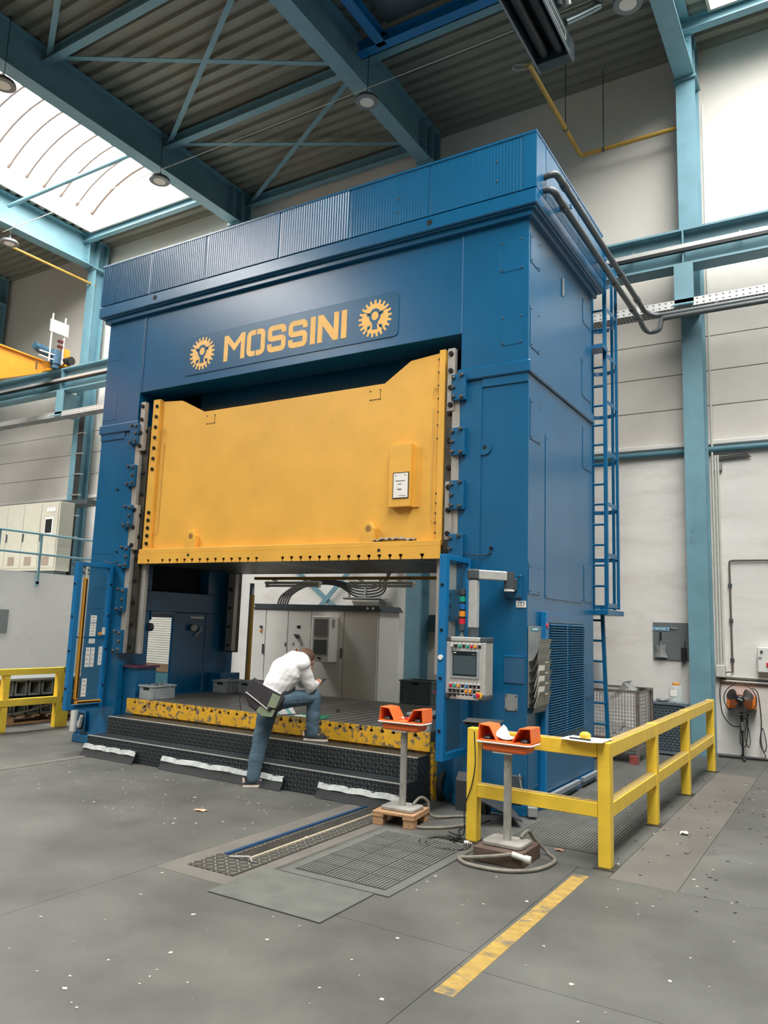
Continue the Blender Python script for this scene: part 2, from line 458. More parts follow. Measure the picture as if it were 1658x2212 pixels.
# ---- floor: base plus slabs with joints
fb = MB(); fb.box(X_L, X_R, Y_NEAR, 5.6, -0.2, -0.008)
floor = struct('floor', fb, JOINT)
def slab(x0, x1, y0, y1, m_=FLOOR, g=0.0018, z=0.0):
    b = MB(); b.box(x0+g, x1-g, y0+g, y1-g, -0.0075, z)
    return b.build('floor_slab', m_, floor)
for a in [(-5.0,-1.48,Y_NEAR,-5.2),(-5.0,-1.48,-5.2,-1.12),(-1.48,0.82,Y_NEAR,-6.2),(-1.48,0.82,-6.2,-2.88),(-0.82,0.82,-2.88,-1.12),
          (-5.0,-1.48,-1.12,2.6),(-1.48,0.0,-0.5,2.6),(-5.0,0.0,2.6,5.6),(-0.82,0.0,-1.12,-0.5),
          (0.82,X_R,Y_NEAR,-6.3),(0.82,X_R,-6.3,-3.05),(0.82,X_R,-3.05,-1.25),(1.5,X_R,-1.25,1.9),(1.5,X_R,1.9,5.6),
          (0.0,1.06,-1.12,2.1),(0.0,1.06,2.1,5.6),(0.82,1.06,-1.25,-1.12),(1.06,1.5,3.6,5.6),
          (-9.0,-5.2,Y_NEAR,-6),(-9.0,-5.2,-6,-1.6),(-9.0,-5.2,-1.6,0.62),(X_L,-9.0,Y_NEAR,-4),(X_L,-9.0,-4,5.6),(-9.0,-5.2,2.6,5.6)]:
    slab(*a)
slab(-9.0,-5.2,0.62,2.6,FLOORP); slab(1.06,1.5,-1.25,3.6,FLOORP)
slab(-1.48,-0.82,-2.88,-0.5,FLOORP)
slab(-5.2,-5.0,Y_NEAR,2.6,FLOORP)
# cart tracks let into the floor
tr = MB()
tr.box(-5.17,-5.15,Y_NEAR,-0.3,0,0.004)
tr.build('track_strip', mat('track_strip_pale', (150,148,142), 0.6, var=0.15, scale=8), floor)
tr = MB(); tr.box(-5.09,-5.06,Y_NEAR,-0.3,0,0.002); tr.build('track_groove', JOINT, floor)
t = thing('cart_track', 'steel cart track let into the floor, framed with tread plate, leading to the steps', 'floor track', (-1.12,-1.6,0))
b = MB(); b.box(-1.33,-0.93,-2.73,-2.42,0.0,0.006); b.build('end_plate', TREADF, t)
b = MB(); b.box(-1.07,-0.93,-2.42,-0.56,0.0,0.006); b.build('side_plate', TREADF, t)
b = MB(); b.box(-1.29,-1.26,-2.42,-0.55,0.0,0.014); b.build('blue_rail', mat('rail_blue', (28,66,104), 0.4), t)
b = MB(); b.box(-1.255,-1.215,-2.42,-0.55,0.0,0.006); b.build('side_plate', TREADF, t)
b = MB(); b.box(-1.215,-1.085,-2.42,-0.55,0.0,0.003); b.build('channel_bed', DSTEEL, t)
b = MB(); b.box(-1.082,-1.07,-2.42,-0.55,0.0,0.015); b.build('edge_strip', mat('pale_edge', (206,190,166), 0.6), t)
b = MB(); b.tube([(-1.2,-2.46,0.012),(-1.05,-2.43,0.03),(-1.0,-2.46,0.012)], 0.008); b.build('lifting_loop', GALV, t)
# faded yellow line on the floor
b = MB(); b.box(0.845,0.945,-3.36,-1.3,0.0,0.0012)
yl = b.build('floor_line', YLINE, floor)

# ---- back wall
wb = MB(); wb.box(X_L, X_R, 5.34, 5.6, 0, 12.0)
wall_back = struct('wall_back', wb, WALLT)
lw = MB(); lw.box(X_L, X_R, Y_WALL, 5.36, 0, 4.42)
lower = lw.build('lower_wall', WALL, wall_back)
lw = MB(); lw.box(X_L, X_R, 5.235, 5.36, 4.42, 4.49); lw.build('wall_ledge', WALL, wall_back, bevel=0.01)
for i in range(len(XS)):
    x0 = XS[i]; x1 = XS[i+1] if i+1 < len(XS) else X_R
    if i == 0: x0 = X_L
    for k in range(5):
        z0 = 4.49+0.545*k
        b = MB(); b.box(x0+0.006, x1-0.006, 5.31, 5.345, z0+0.006, z0+0.539)
        b.build('wall_panel', WALLU, wall_back, bevel=0.006)
for name, bx in (('wall_left', (X_L-0.3,X_L,Y_NEAR,5.6)), ('wall_right', (X_R,X_R+0.3,Y_NEAR,5.6)), ('wall_front', (X_L-0.3,X_R+0.3,Y_NEAR-0.3,Y_NEAR))):
    b = MB(); b.box(bx[0],bx[1],bx[2],bx[3],0,12.0); struct(name, b, mat('far_wall_grey', (120,118,112), 0.85))

# ---- roof: trapezoidal sheet, ribs along x
def trap_profile(y0, y1, p=0.24, h=0.055):
    pts = []; y = y1
    while y > y0+1e-6:
        for dy, z in ((0,0),(0.12,0),(0.15,h),(0.21,h)):
            if y-dy >= y0: pts.append((y-dy, Z_ROOF+z))
        y -= p
    pts.append((y0, Z_ROOF)); return pts
rc = MB(); rc.box(X_L-0.3, -13.0, Y_NEAR-0.3, 5.6, 11.1, 11.2); rc.box(-9.05, 1.12, Y_NEAR-0.3, 5.6, 11.1, 11.2); rc.box(4.95, X_R+0.3, Y_NEAR-0.3, 5.6, 11.1, 11.2)
rc.box(-13.0,-9.05,4.5,5.6,11.1,11.2); rc.box(1.12,4.95,4.5,5.6,11.1,11.2)
ceiling = struct('ceiling', rc, ROOFM)
def roof(x0, x1, y0, y1):
    pr = trap_profile(y0, y1); b = MB()
    b.sheet([[(x0,y,z) for y,z in pr],[(x1,y,z) for y,z in pr]])
    return b.build('roof_sheet', ROOFM, ceiling)
for x0,x1,y0 in ((X_L,-17.6,Y_NEAR),(-17.6,-13.35,Y_NEAR),(-13.35,-8.6,4.5),(-8.6,-3.9,Y_NEAR),(-3.9,0.69,Y_NEAR),(0.69,5.3,4.5),(5.3,X_R,Y_NEAR)):
    roof(x0,x1,y0,5.34)
for x0,x1 in ((-13.35,-12.98),(-9.08,-8.6),(0.69,1.12),(4.95,5.3)): roof(x0,x1,Y_NEAR,4.5)

# ---- barrel rooflights
def rooflight(n, x0, x1, y1):
    w = thing('window_%d' % n, None, None, ((x0+x1)/2, y1, Z_ROOF)); del_keys(w)
    w['kind'] = 'structure'
    w['label'] = 'white barrel vaulted rooflight beyond the teal roof beam' if n == 1 else 'bright rooflight over the corner at the top edge'
    cx = (x0+x1)/2; zc = 11.42; half = (x1-x0)/2; rise = 0.75
    R = (half*half+rise*rise)/(2*rise); zz = zc+rise-R; a = math.asin(half/R)
    b = MB(); b.box(x0-0.04,x0,Y_NEAR,y1,Z_ROOF-0.06,zc); b.build('curb', CURB, w)
    b = MB(); b.box(x1,x1+0.04,Y_NEAR,y1,Z_ROOF-0.06,zc); b.build('curb', CURB, w)
    arcp = [(cx+R*math.sin(-a+2*a*i/14), zz+R*math.cos(-a+2*a*i/14)) for i in range(15)]
    b = MB(); b.prism([(x0-0.04,Z_ROOF-0.06),(x1+0.04,Z_ROOF-0.06),(x1+0.04,zc)]+arcp[::-1]+[(x0-0.04,zc)], 'y', y1, y1+0.05); b.build('end_wall', CURB, w)
    ys = []; y = y1-0.02
    while y > Y_NEAR: ys.append(y); y -= 0.44
    rm = None
    for y in ys:
        if rm is None:
            b = MB(); b.tube([(p[0],0,p[1]-0.05) for p in arcp], 0.04, 6); rm = b.mesh('glazing_rib', mat('rib_brown_grey', (120,108,104), 0.6), True)
        place('glazing_rib', rm, w, (0,y,0))
    pm = None
    for y in ys:
        if pm is None:
            b = MB(); b.sheet([[(p[0],0,p[1]+0.02) for p in arcp],[(p[0],-0.435,p[1]+0.02) for p in arcp]]); pm = b.mesh('pane', SKYP)
        place('pane', pm, w, (0,y,0))
    return w
def del_keys(o):
    for k in ('label','category','group'):
        if k in o: del o[k]
rooflight(1, -12.98, -9.08, 4.45)
rooflight(2, 1.14, 4.93, 4.45)

# ---- steel frame
def ibeam_y(b, x, y0, y1, z0, z1, w=0.28, tf=0.022, tw=0.014):
    b.box(x-w/2,x+w/2,y0,y1,z0,z0+tf); b.box(x-w/2,x+w/2,y0,y1,z1-tf,z1); b.box(x-tw/2,x+tw/2,y0,y1,z0+tf,z1-tf)
def ibeam_x(b, y, x0, x1, z0, z1, w=0.14, tf=0.012, tw=0.01):
    b.box(x0,x1,y-w/2,y+w/2,z0,z0+tf); b.box(x0,x1,y-w/2,y+w/2,z1-tf,z1); b.box(x0,x1,y-tw/2,y+tw/2,z0+tf,z1-tf)
COLB = hexmesh('column_bolt', 0.02, 0.02, TEAL, axis=(0,-1,0))
for i, x in enumerate(XS):
    b = MB(); y0, y1 = 4.85, 5.2; w = 0.28
    b.box(x-w/2,x+w/2,y0,y0+0.024,0,10.2); b.box(x-w/2,x+w/2,y1-0.024,y1,0,10.9); b.box(x-0.008,x+0.008,y0+0.024,y1-0.024,0,10.9)
    c = struct('column', b, TEALD, 'teal steel hall column standing against the back wall')
    if i in (3,4): c['label'] = ('teal column seen behind the press opening' if i == 3 else 'teal column beside the blue ladder, paint scratched')
    b = MB(); ibeam_y(b, x, Y_NEAR, 5.2, 10.2, 10.94)
    # end plate and stiffeners where the beam meets the column
    b.box(x-0.14,x+0.14,4.62,4.65,10.22,10.92); b.box(x-0.14,x+0.14,4.9,4.93,10.2,10.94)
    rb = struct('roof_beam', b, TEAL, 'deep teal roof beam running to the back wall')
    for k in range(4):
        for sx in (-0.09, 0.09): place('bolt', COLB, rb, (x+sx, 4.62, 10.33+0.16*k))
    b = MB(); b.box(x-0.17,x+0.17,4.8,5.2,10.16,10.2); b.build('cap_plate', TEAL, c)
def member(name, p0, p1, w, h, m_=TEAL, label=None):
    b = MB(); b.bar(p0, p1, w, h)
    o = struct(name, b, m_); 
    if label: o['label'] = label
    return o
# purlins and wind bracing
for y in (-5.15,-2.5,0.13,2.78,5.18):
    b = MB(); ibeam_x(b, y, -8.59, -3.91, 10.72, 10.9); struct('purlin', b, TEAL)
for y in (-2.5,0.13,2.72):
    b = MB(); ibeam_x(b, y, -3.89, 0.68, 10.74, 10.9); struct('purlin', b, TEAL)
for x0,x1 in ((-13.34,-8.61),(0.7,5.29)):
    b = MB(); ibeam_x(b, 4.56, x0, x1, 10.74, 10.95); struct('purlin', b, TEAL, 'trimmer beam along the rooflight edge')
for y0,y1 in ((-2.5,0.13),(0.13,2.78),(2.78,5.18)):
    member('wind_brace', (-8.5,y0,10.8),(-4.0,y1,10.8),0.09,0.012)
    member('wind_brace', (-8.5,y1,10.785),(-4.0,y0,10.785),0.09,0.012)
for y in (2.47,-0.3):
    b = MB(); b.cyl((-13.2,y,10.62),(-8.7,y,10.62),0.045,n=10); struct('tie_tube', b, TEAL, smooth=True)
# blue-framed roof hatch between the two middle beams
b = MB(); ibeam_x(b, 2.40, -3.8, 0.6, 10.6, 10.78, 0.16); struct('roof_hatch_beam', b, BLUEBEAM)
b = MB(); ibeam_y(b, -3.35, -2.5, 2.40, 10.6, 10.78, 0.16, 0.012, 0.01); struct('roof_hatch_beam', b, BLUEBEAM)
b = MB(); b.box(-3.2,-0.9,-0.4,2.28,10.84,10.93); struct('roof_hatch', b, DGREY, 'dark roof hatch panel behind blue beams')

# ---- crane runway girder
b = MB()
b.box(X_L,X_R,4.3,4.6,7.40,7.43); b.box(X_L,X_R,4.3,4.6,6.88,6.91); b.box(X_L,X_R,4.443,4.457,6.91,7.40)
b.box(X_L,X_R,4.42,4.48,7.43,7.47)
girder = struct('crane_runway', b, TEAL, 'teal crane runway girder along the back wall')
for x in XS:
    for dx in (-0.0,):
        b = MB(); b.box(x-0.01,x+0.01,4.3,4.443,6.91,7.40); b.build('stiffener', TEAL, girder)
b = MB(); b.box(X_L,X_R,4.27,4.33,7.12,7.18); b.build('conductor_rail', ALU, girder)
b = MB(); b.box(X_L,X_R,4.265,4.32,7.07,7.115); b.build('conductor_seal', BLACK, girder)
x = X_L+0.7
while x < X_R:
    b = MB(); b.bar((x,4.45,7.24),(x,4.28,7.20),0.03,0.02); b.bar((x,4.28,7.2),(x,4.29,7.12),0.03,0.02); b.build('rail_bracket', GALV, girder); x += 1.45
for x in XS:
    b = MB(); b.box(x-0.011,x+0.011,4.32,4.85,6.32,6.88); b.box(x-0.13,x+0.13,4.3,4.85,6.30,6.325); b.box(x-0.13,x+0.13,4.3,4.33,6.325,6.88)
    c = struct('crane_console', b, TEAL); b = MB(); b.bar((x,4.31,6.3),(x,4.16,6.22),0.26,0.02); b.build('seat_plate', TEAL, c)

# ---- mezzanine block at the far side, with its handrail
b = MB(); b.box(X_L,-11.55,-3.0,5.3,0,2.43)
struct('wall_mezzanine', b, mat('mezzanine_render', (240,238,233), 0.85, var=0.03, scale=1.0, bump=0.1, bscale=9, wear=(214,210,204), wear_amt=0.4, wear_scale=1.4, wear_soft=0.22, detail=10), 'white rendered mezzanine wall beyond the yellow railing')
hr = thing('handrail', 'thin teal handrail on the edge of the white mezzanine wall', 'handrail', (-11.5,2,2.2))
for z in (3.21, 2.80):
    b = MB(); b.tube([(-11.5,-2.6,z),(-11.5,4.75,z)], 0.022, 8); b.build('rail', TEAL, hr, smooth=True)
for y in (-1.0, 0.98, 2.03, 2.93, 4.72):
    b = MB(); b.box(-11.52,-11.485,y-0.02,y+0.02,2.2,3.2); b.box(-11.56,-11.485,y-0.02,y+0.02,2.17,2.25); b.build('post', TEAL, hr)

# ---- roller shutter glimpsed through the passage
d1 = thing('door_1', None, None, (-10.3,5.25,0)); del_keys(d1); d1['kind'] = 'structure'; d1['label'] = 'white slatted roller shutter glimpsed through the arched passage'
for k in range(34):
    b = MB(); z0 = 0.62+k*0.05; b.prism([(5.255,z0),(5.24,z0+0.01),(5.24,z0+0.04),(5.255,z0+0.049)],'x',-11.3,-9.2); b.build('slat', LGREY, d1)
b = MB(); b.box(-11.3,-9.2,5.22,5.275,0.46,0.62); b.build('bottom_rail', mat('shutter_brown', (120,96,74), 0.6), d1)
b = MB(); b.box(-11.3,-9.2,5.235,5.275,0.0,0.46); b.build('plinth', mat('plinth_teal', (60,104,116), 0.6), d1)

# ================================================================== THE PRESS
W, D = 6.144, 2.108
XO1, XO2 = -5.405, -0.712
press = thing('hydraulic_press', 'huge blue hydraulic press with yellow slide, ribbed crown and gear emblems', 'press', (-W/2, D/2, 0))
ZB0, ZB1, ZCR, ZOP = 4.06, 4.185, 5.66, 4.569

def upright(side):
    """side +1: right, -1: left. Lower upright with the collar above it and the upper upright."""
    X = (lambda x: x) if side > 0 else (lambda x: -W - x)
    b = MB()
    def bx(x0,x1,y0,y1,z0,z1):
        a, c = sorted((X(x0), X(x1))); b.box(a,c,y0,y1,z0,z1)
    if side > 0:
        bx(XO2,0,0.014,D,0.0,ZB0)
    else:
        bx(XO2,0,0.014,D,0,0.60)
        bx(XO2,0,0.014,0.47,0.60,1.70); bx(XO2,0,1.52,D,0.60,1.70)
        bx(XO2,0,0.014,D,1.70,1.97)
        bx(XO2,0,0.014,0.47,1.97,2.42); bx(XO2,0,1.52,D,1.97,2.42); bx(-0.5,0,0.47,1.52,1.97,2.42)
        bx(XO2,0,0.014,D,2.42,ZB0)
    o = b.build('upright', BLUE, press, bevel=0.006)
    # raised plate along the opening (leaves a recessed outer panel)
    b = MB(); a, c = sorted((X(XO2), X(-0.48))); b.box(a,c,0.0,0.0135,0.0,4.0); b.build('face_plate', BLUE, press, bevel=0.004)
    b = MB(); a, c = sorted((X(-0.4795), X(0.0))); b.box(a,c,0.0,0.0135,3.97,ZB0); b.build('face_plate', BLUE, press, bevel=0.004)
    if side > 0:
        b = MB(); pts = [(-0.4795,3.29),(-0.4795,3.43)]+[(-0.44+0.07*math.sin(t),3.36+0.07*math.cos(t)) for t in [PI*i/10 for i in range(11)]]
        b.prism(pts,'y',-0.002,0.0135); lug = b.build('boss', BLUE, press)
        b = MB(); b.cyl((-0.44,-0.003,3.362),(-0.44,0.0,3.362),0.022,n=14); b.build('boss_hole', DARKIN, lug)  # flat disc coloured near-black for the shade in the hole
    b = MB(); a, c = sorted((X(XO2-0.03), X(0.025))); b.box(a,c,-0.02,D+0.02,ZB0,ZB1); b.build('collar', BLUE, press, bevel=0.012)
    b = MB(); a, c = sorted((X(XO2), X(0))); b.box(a,c,0,D,ZB1,ZCR); b.build('upper_upright', BLUE, press, bevel=0.005)
    b = MB(); a, c = sorted((X(XO2+0.002), X(0.02))); b.box(a,c,-0.02,D+0.02,0,0.10); b.build('foot_flange', BLUE, press, bevel=0.008)
upright(1); upright(-1)

# inner door leaf, gauges and pipework in the passage of the far upright
b = MB(); b.prism([(0.90,0.60),(1.46,0.60),(1.50,0.66),(1.50,1.69),(0.90,1.69)],'x',-5.47,-5.44)
dl = b.build('passage_door', BLUE, press)
b = MB(); b.box(-5.437,-5.43,1.2,1.46,1.62,1.65); b.build('door_label', WHT, dl)
b = MB(); b.cyl((-5.44,1.27,1.5),(-5.36,1.22,1.49),0.045,n=14); b.tube([(-5.44,1.42,1.5),(-5.4,1.38,1.45),(-5.4,1.3,1.38)],0.012); b.build('door_latch', LGREY, dl, smooth=True)
b = MB(); b.cyl((-5.43,0.50,1.49),(-5.43,0.44,1.49),0.055,n=16); b.build('pressure_gauge', DGREY, press, smooth=True)
b = MB(); b.prism(rrect(0.47,1.0,1.60,1.70,0.09),'x',-6.1,-5.41); 
b = MB(); b.prism([(0.47,1.70),(0.47,1.58),(0.50,1.66),(0.55,1.70)],'x',-6.1,-5.41); b.build('arch_corner', BLUE, press)
b = MB(); b.prism([(0.9,1.70),(0.9,1.62),(0.86,1.68),(0.82,1.70)],'x',-6.1,-5.41); b.build('arch_corner', BLUE, press)
b = MB(); b.box(-5.66,-5.60,0.47,1.52,1.97,2.42); b.build('window_recess', DARKIN, press)  # near-black panel added to paint the shade deep in the window

# crown beam over the opening, inner darkness painted as a near-black soffit and back beam
b = MB(); b.box(XO1+0.004,XO2-0.004,0.004,0.42,ZOP,ZCR); b.build('front_beam', BLUE, press, bevel=0.004)
b = MB(); b.box(XO1+0.004,XO2-0.004,1.7,D-0.004,ZOP-0.2,ZCR); b.build('rear_beam', BLUE, press, bevel=0.004)
b = MB(); b.box(-4.85,-1.25,0.55,1.6,3.6,5.6); b.build('cylinder_housing', BLUE, press, bevel=0.004)
b = MB(); b.box(XO1,XO2,0.03,D-0.03,ZCR-0.05,ZCR); b.build('crown_soffit', DARKIN, press)  # coloured near-black in place of the shade above the slide
for x0 in (XO1, XO2):
    b = MB(); b.box(x0-0.006,x0+0.006,-0.004,0.002,ZOP,ZCR); b.build('weld_seam', mat('seam_blue', (62,110,156), 0.5), press)

# sign plate with lettering and gear emblems
plate = None
b = MB(); b.prism(rrect(-4.63,-1.46,4.675,5.19,0.05),'y',-0.006,0.004); plate = b.build('sign_plate', SIGNBLUE, press, bevel=0.002)
YS = -0.0085
def ribbon(path, w, closed=False):
    """Flat stroke of width w along a 2D path with mitred joins, extruded a little."""
    P = [Vector(p) for p in path]; n = len(P); Lp=[]; Rp=[]
    for i in range(n):
        if closed: a = (P[i]-P[i-1]).normalized(); c = (P[(i+1)%n]-P[i]).normalized()
        else:
            a = (P[i]-P[i-1]).normalized() if i else (P[1]-P[0]).normalized()
            c = (P[i+1]-P[i]).normalized() if i < n-1 else a
        na = Vector((-a.y,a.x)); nc = Vector((-c.y,c.x)); mm = na+nc
        mm = mm.normalized() if mm.length > 1e-6 else na
        k = w/2/max(0.35, mm.dot(nc)); Lp.append(P[i]+mm*k); Rp.append(P[i]-mm*k)
    bb = MB(); N = n
    v = []
    for y in (YS, -0.0055):
        for p in Lp: v.append((p.x,y,p.y))
        for p in Rp: v.append((p.x,y,p.y))
    f = []
    for i in range(n if closed else n-1):
        j = (i+1)%n
        f += [(i,j,N+j,N+i),(2*N+i,3*N+i,3*N+j,2*N+j),(i,2*N+i,2*N+j,j),(N+i,N+j,3*N+j,3*N+i)]
    if not closed: f += [(0,N,3*N,2*N),(n-1,2*N+n-1,3*N+n-1,2*N-1)]
    return bb.add(v, f)
def corner(pts, r, n=4):
    """Round the inner vertices of a polyline."""
    out = [Vector(pts[0])]
    for i in range(1,len(pts)-1):
        p = Vector(pts[i]); a = (Vector(pts[i-1])-p).normalized(); c = (Vector(pts[i+1])-p).normalized()
        p0 = p+a*r; p1 = p+c*r
        for k in range(n+1):
            t = k/n; out.append((1-t)**2*p0+2*t*(1-t)*p+t*t*p1)
    out.append(Vector(pts[-1])); return out
Z0, Z1 = 4.765, 5.095
S = 0.066
def letter(*strokes):
    bb = MB()
    for st in strokes: bb.add(st.v, st.f)
    return bb.build('letter', LOGO, plate)
def polyl(pts):
    bb = MB(); bb.prism(pts,'y',YS,-0.0055); return bb
# M
x0, x1 = -3.955, -3.615; c = (x0+x1)/2; s = S
letter(polyl([(x0,Z0),(x0+s,Z0),(x0+s,Z1-0.10),(c,Z0+0.115),(x1-s,Z1-0.10),(x1-s,Z0),(x1,Z0),(x1,Z1),(x1-s*0.95,Z1),(c,Z0+0.21),(x0+s*0.95,Z1),(x0,Z1)]))
# O in two halves, stencil gaps top and bottom
x0, x1 = -3.585, -3.300; h = S/2; c = (x0+x1)/2; g = 0.008
letter(ribbon(corner([(c-g,Z1-h),(x0+h,Z1-h),(x0+h,Z0+h),(c-g,Z0+h)],0.05),S), ribbon(corner([(c+g,Z1-h),(x1-h,Z1-h),(x1-h,Z0+h),(c+g,Z0+h)],0.05),S))
# S S
for x0, x1 in ((-3.262,-2.985),(-2.948,-2.672)):
    zm = (Z0+Z1)/2
    letter(ribbon(corner([(x1-h,Z1-0.105),(x1-h,Z1-h),(x0+h,Z1-h),(x0+h,zm),(x1-h,zm),(x1-h,Z0+h),(x0+h,Z0+h),(x0+h,Z0+0.105)],0.042),S))
letter(polyl([(-2.628,Z0),(-2.558,Z0),(-2.558,Z1),(-2.628,Z1)]))
x0, x1 = -2.524, -2.235
letter(polyl([(x0,Z0),(x0+s,Z0),(x0+s,Z1-0.13),(x1-s*1.05,Z0),(x1,Z0),(x1,Z1),(x1-s,Z1),(x1-s,Z0+0.13),(x0+s*1.05,Z1),(x0,Z1)]))
letter(polyl([(-2.198,Z0),(-2.126,Z0),(-2.126,Z1),(-2.198,Z1)]))
def gear(cx, cz):
    nt = 21; pts = []
    for k in range(nt):
        for da, r in ((-0.36,0.168),(-0.27,0.172),(-0.18,0.213),(0.18,0.213),(0.27,0.172),(0.36,0.168)):
            a = 2*PI*(k+da*1.0)/nt + PI/2; pts.append((cx+r*math.cos(a), cz+r*math.sin(a)))
    bb = MB(); bb.prism(pts,'y',YS,-0.0055); g = bb.build('gear_emblem', LOGO, plate)
    bb = MB(); y0, y1 = YS-0.0015, YS
    n = 24; v = []; 
    for y in (y0,y1):
        for r in (0.050,0.084):
            for i in range(n): v.append((cx+r*0.9*math.cos(2*PI*i/n), y, cz+0.03+r*math.sin(2*PI*i/n)))
    f = [(i,(i+1)%n,n+(i+1)%n,n+i) for i in range(n)]
    bb.add(v, f)
    bb.prism([(cx-0.052,cz-0.02),(cx+0.052,cz-0.02),(cx+0.028,cz-0.075),(cx+0.036,cz-0.125),(cx-0.036,cz-0.125),(cx-0.028,cz-0.075)],'y',y0-0.0004,y1)
    for dx, dz in ((-0.085,0.055),(0.085,0.055),(-0.078,-0.095),(0.078,-0.095)):
        bb.cyl((cx+dx,y0,cz+dz),(cx+dx,y1,cz+dz),0.021,n=12)
        L = math.hypot(dx,dz); ex, ez = dx*0.175/L, dz*0.175/L
        q = Vector((-ez,ex)).normalized()*0.0045
        bb.prism([(cx+dx*0.6+q.x,cz+dz*0.75+q.y),(cx+dx*0.6-q.x,cz+dz*0.75-q.y),(cx+ex-q.x,cz+ez-q.y),(cx+ex+q.x,cz+ez+q.y)],'y',y0,y1)
    bb.build('gear_cutout', SIGNBLUE, plate)
gear(-4.325, 4.935); gear(-1.755, 4.92)

# crown housing: stepped flange, fascia, clad upper part
E = 0.118
b = MB(); b.box(-W-E*0.45,E*0.45,-E*0.45,D+E*0.45,ZCR-0.02,5.72); b.build('crown_flange', BLUE, press, bevel=0.006)
b = MB(); b.box(-W-E*0.75,E*0.75,-E*0.75,D+E*0.75,5.7,5.745); b.build('crown_flange', BLUE, press, bevel=0.006)
b = MB(); b.box(-W-E,E,-E,D+E,5.715,5.872); fas = b.build('crown_fascia', BLUE, press, bevel=0.01)
for hx in (-5.15,-1.05):
    b = MB(); b.cyl((hx,-E-0.002,5.80),(hx,-E+0.02,5.80),0.034,n=18); b.build('fascia_hole', DARKIN, fas)  # dark discs paint the shaded holes in the fascia
b = MB(); b.box(-W-E+0.02,E-0.02,-E+0.022,D+E-0.02,5.872,6.46); b.build('crown_core', BLUE, press)
seams = [-W-E,-5.28,-4.27,-3.08,-2.08,-1.07,-0.03,E]
for k in range(7):
    a, c = seams[k]+0.003, seams[k+1]-0.003; b = MB()
    if k < 6:
        amp = 0.007 if k < 4 else 0.0012
        p = 0.034; n = max(2,int((c-a-0.03)/p)); p = (c-a-0.03)/n; row = [(a,-E+0.012)]
        for i in range(n):
            xx = a+0.015+i*p; row += [(xx,-E+0.010),(xx+p*0.25,-E+0.010),(xx+p*0.5,-E+0.010-amp),(xx+p*0.75,-E+0.010-amp)]
        row += [(c-0.015,-E+0.010),(c,-E+0.012)]
        b.sheet([[(x,y,5.885) for x,y in row],[(x,y,6.455) for x,y in row]])
    else: b.box(a,c,-E+0.006,-E+0.02,5.885,6.455)
    b.build('cladding_panel', BLUE, press)
b = MB(); b.box(-W-E,E,-E,D+E,6.455,6.484); b.build('crown_rim', BLUE, press, bevel=0.004)
for y0,y1 in ((-E+0.02,0.16),(0.17,1.23),(1.24,D+E-0.02)):
    b = MB(); b.box(E-0.02,E-0.006,y0,y1-0.006,5.885,6.455); b.build('cladding_panel', BLUE, press)
    b = MB(); b.box(-W-E+0.006,-W-E+0.02,y0,y1-0.006,5.885,6.455); b.build('cladding_panel', BLUE, press)
for hx, hz in ((-1.45,6.18),(-1.45,6.02),(-0.3,6.26),(-0.3,6.05)): place('panel_screw', BOLTS, press, (hx,-E+0.009,hz))

# ---- slide (ram)
SLOTS = [-5.045]+[-4.79+0.1273*i for i in range(13)]+[-2.885+0.1271*i for i in range(13)]+[-1.112]
def tslot_poly(x0, x1, ze, zo, slots, sgn, wn=0.022, wt=0.043, d1=0.027, d2=0.054):
    """Rectangle between ze (slotted edge) and zo with T-slots cut from the slotted edge."""
    pts = [(x0,ze)]
    for s in slots:
        k = sgn
        pts += [(s-wn/2*1.0,ze),(s-wn/2,ze+k*d1),(s-wt/2,ze+k*d1),(s-wt/2,ze+k*d2),(s+wt/2,ze+k*d2),(s+wt/2,ze+k*d1),(s+wn/2,ze+k*d1),(s+wn/2,ze)]
    return pts+[(x1,ze),(x1,zo),(x0,zo)]
YB0, YB1 = 0.02, 1.90
slide = None
b = MB()
pr = [(-5.20,2.46),(-5.20,4.44),(-4.73,4.40),(-4.33,4.205),(-1.67,4.205),(-1.35,4.41),(-0.955,4.445),(-0.955,2.46)]
b.prism(pr,'y',0.10,0.16); slide = b.build('slide', YEL, press, bevel=0.004)
b = MB(); b.box(-5.0,-1.05,0.16,1.85,2.46,3.55); b.build('slide_body', YEL, slide)
b = MB(); b.prism(tslot_poly(-5.235,-0.91,2.29,2.37,SLOTS,1),'y',YB0+0.02,YB1); b.build('slide_plate_underside', DSTEEL, slide)
b = MB(); b.prism(tslot_poly(-5.235,-0.91,2.2895,2.42,SLOTS,1),'y',YB0,YB0+0.0205); b.build('slide_plate', YEL, slide)
b = MB(); b.box(-5.235,-0.91,YB0+0.004,YB1,2.42,2.475); b.build('slide_flange', YEL, slide, bevel=0.004)
b = MB(); b.box(-0.91,-0.80,0.12,YB1,2.3,2.475); b.build('slide_flange', YEL, slide, bevel=0.004)
for x in (-4.35,-1.62):
    b = MB(); b.cyl((x+0.0,YB0-0.003,2.385),(x,YB0,2.385),0.018,n=12); b.build('drain_hole', DARKIN, slide)  # hole shade painted as a flat dark disc
for x0,x1 in ((-5.215,-5.09),(-0.985,-0.915)):
    b = MB(); b.box(x0,x1,0.055,0.12,2.475,4.455); b.build('slide_edge', YEL, slide, bevel=0.004)
for z in (4.36,4.22,4.08,3.94,3.80,3.66,3.52,2.95,2.85,2.75,2.65,2.55):
    place('bolt', BOLTB, slide, (-5.135,0.055,z), scale=(0.9,0.9,0.9))
    place('bolt', BOLTB, slide, (-0.99,0.075,z), scale=(0.5,0.6,0.5))
